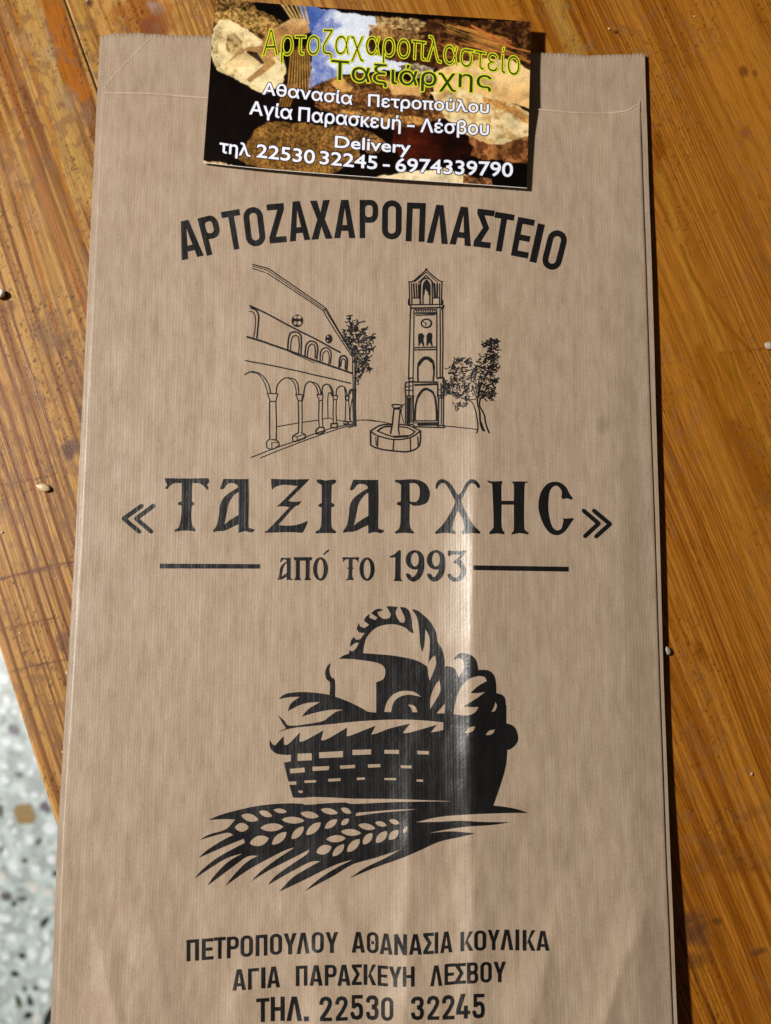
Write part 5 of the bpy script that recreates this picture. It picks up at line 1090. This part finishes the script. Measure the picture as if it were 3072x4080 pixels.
card_text('card_owner_line', W, [ln('Αθανασία', 318, 740, 446, 496, 390, 438), ln('Πετροπούλου', 818, 1388, 503, 536, 447, 482)])
card_text('card_place_line', W, [ln('Αγία', 255, 455, 540, 566, 478, 503), ln('Παρασκευή', 487, 970, 572, 616, 508, 552), ln('-', 1003, 1036, 612, 614, 560, 562), ln('Λέσβου', 1066, 1388, 625, 640, 562, 578)])
card_text('card_delivery_line', W, [ln('Delivery', 660, 1016, 698, 728, 641, 668)])
card_text('card_phone_line', W, [ln('τηλ', 112, 258, 722, 742, 662, 684), ln('22530', 288, 562, 744, 776, 680, 710), ln('32245', 588, 858, 776, 802, 712, 738), ln('-', 888, 918, 800, 802, 745, 747), ln('6974339790', 948, 1502, 812, 838, 746, 768)])
YL = [(M_olv, True, 0, 0.05), (M_yel, False, 4.6, 0.09)]
card_text('card_title', YL, [('Αρτοζαχαροπλαστείο', 315, 1535, [315, 440, 700, 850, 1000, 1130, 1260, 1400, 1535], [265, 262, 258, 262, 278, 294, 314, 338, 360], [315, 440, 600, 715, 850, 985, 1060, 1190, 1275, 1380, 1535], [172, 166, 168, 168, 172, 184, 192, 212, 228, 248, 268], XH)])
YL2 = [(M_yel, True, 11.0, 0.05), (M_olv, True, 0.6, 0.09)]
card_text('card_shop_name', YL2, [('Ταξιάρχης', 640, 1402, [640, 770, 860, 1000, 1190, 1402], [376, 388, 393, 404, 411, 418], [640, 770, 900, 1000, 1190, 1402], [306, 318, 328, 334, 346, 358], XH)])

# ------------------------------------------------------------------ seeds and crumbs
def lump(name, px, py, L, W_, H, ang, col, label, cat, group=None, pointy=0.0, seed=0, rough=0.5, z0=0.0):
    m, nt, b = new_mat(name + '_skin', rough, 0.5)
    nt.links.new(ramp(nt, noise(nt, mapping(nt), 1800, 3), [(.3, tuple(c * .78 for c in col)), (.7, tuple(min(1, c * 1.1) for c in col))]), b.inputs['Base Color'])
    bm = bmesh.new(); bmesh.ops.create_icosphere(bm, subdivisions=3, radius=1.0); r = random.Random(seed)
    off = r.uniform(0, 50)
    for v in bm.verts:
        n = 1 + 0.12 * (float(fbm(np.array(v.co.x * 1.6 + off), np.array(v.co.y * 1.6 + v.co.z * 1.3 + off), 401 + seed, 2)) - .5) * (1 if pointy else 5.0)
        x, y, z = v.co * n; k = 1 - pointy * max(0, -x) ** 1.5
        v.co = (x * L / 2, y * W_ / 2 * k, z * H / 2 * k)
    me = bpy.data.meshes.new(name); bm.to_mesh(me); bm.free(); me.materials.append(m); me.polygons.foreach_set('use_smooth', [True] * len(me.polygons))
    zmin = min(v.co.z for v in me.vertices); o = link(name, me); p = unproj(px, py, z0 + H / 2)
    o.location = (p[0], p[1], z0 - zmin - 0.00004); o.rotation_euler = (0, 0, ang)
    tag(o, label, cat, group); return o
lump('sesame_seed', 172, 1942, .0040, .0021, .0016, -0.30, (0.66, 0.50, 0.27), 'shiny beige sesame seed beside the left edge of the bag, near a scratch', 'seed', 'seeds spilled on the table', pointy=.55, seed=1, rough=.25)
lump('sesame_seed', 0, 1171, .0026, .0024, .0022, 0.3, (0.80, 0.76, 0.70), 'round white seed cut by the left border of the picture', 'seed', 'seeds spilled on the table', seed=2)
lump('bread_crumb', 3064, 1378, .0030, .0020, .0013, -0.5, (0.42, 0.34, 0.26), 'pale crumb at the far right border of the picture', 'crumb', 'crumbs on the table', seed=3)
lump('bread_crumb', 2659, 2591, .0016, .0022, .0014, 0.4, (0.36, 0.32, 0.28), 'small whitish crumb touching the shadow at the right edge of the bag', 'crumb', 'crumbs on the table', seed=4)
for x, y, s, c, lab in ((7, 2121, .0010, (.72, .55, .42), 'tiny pink crumb at the left border, between the two upper scratches'), (222, 2305, .0006, (.70, .42, .26), 'tiny orange crumb just under the widest dark scratch'), (80, 2522, .0008, (.74, .50, .40), 'tiny pinkish crumb below the third scratch'),
                        (266, 2680, .0011, (.62, .55, .45), 'pale crumb against the left edge of the bag by the lowest scratch'), (2427, 114, .0010, (.70, .56, .40), 'pale crumb on the wood above the right corner of the bag'), (2768, 64, .0008, (.68, .50, .30), 'speck of crumb near the top right of the table'),
                        (2995, 3085, .0013, (.52, .30, .16), 'thin tan crumb in the lower right of the table'), (250, 2996, .0009, (.60, .55, .48), 'grey crumb stuck at the bag edge near the table corner'), (346, 3, .0007, (.72, .66, .55), 'white crumb in the dark pit at the top left')):
    s *= 0.62
    lump('bread_crumb', x, y, s * 1.3, s, s * .6, rnd.uniform(-1, 1), tuple(q * .8 for q in c), lab, 'crumb', 'crumbs on the table', seed=int(x) + 7)
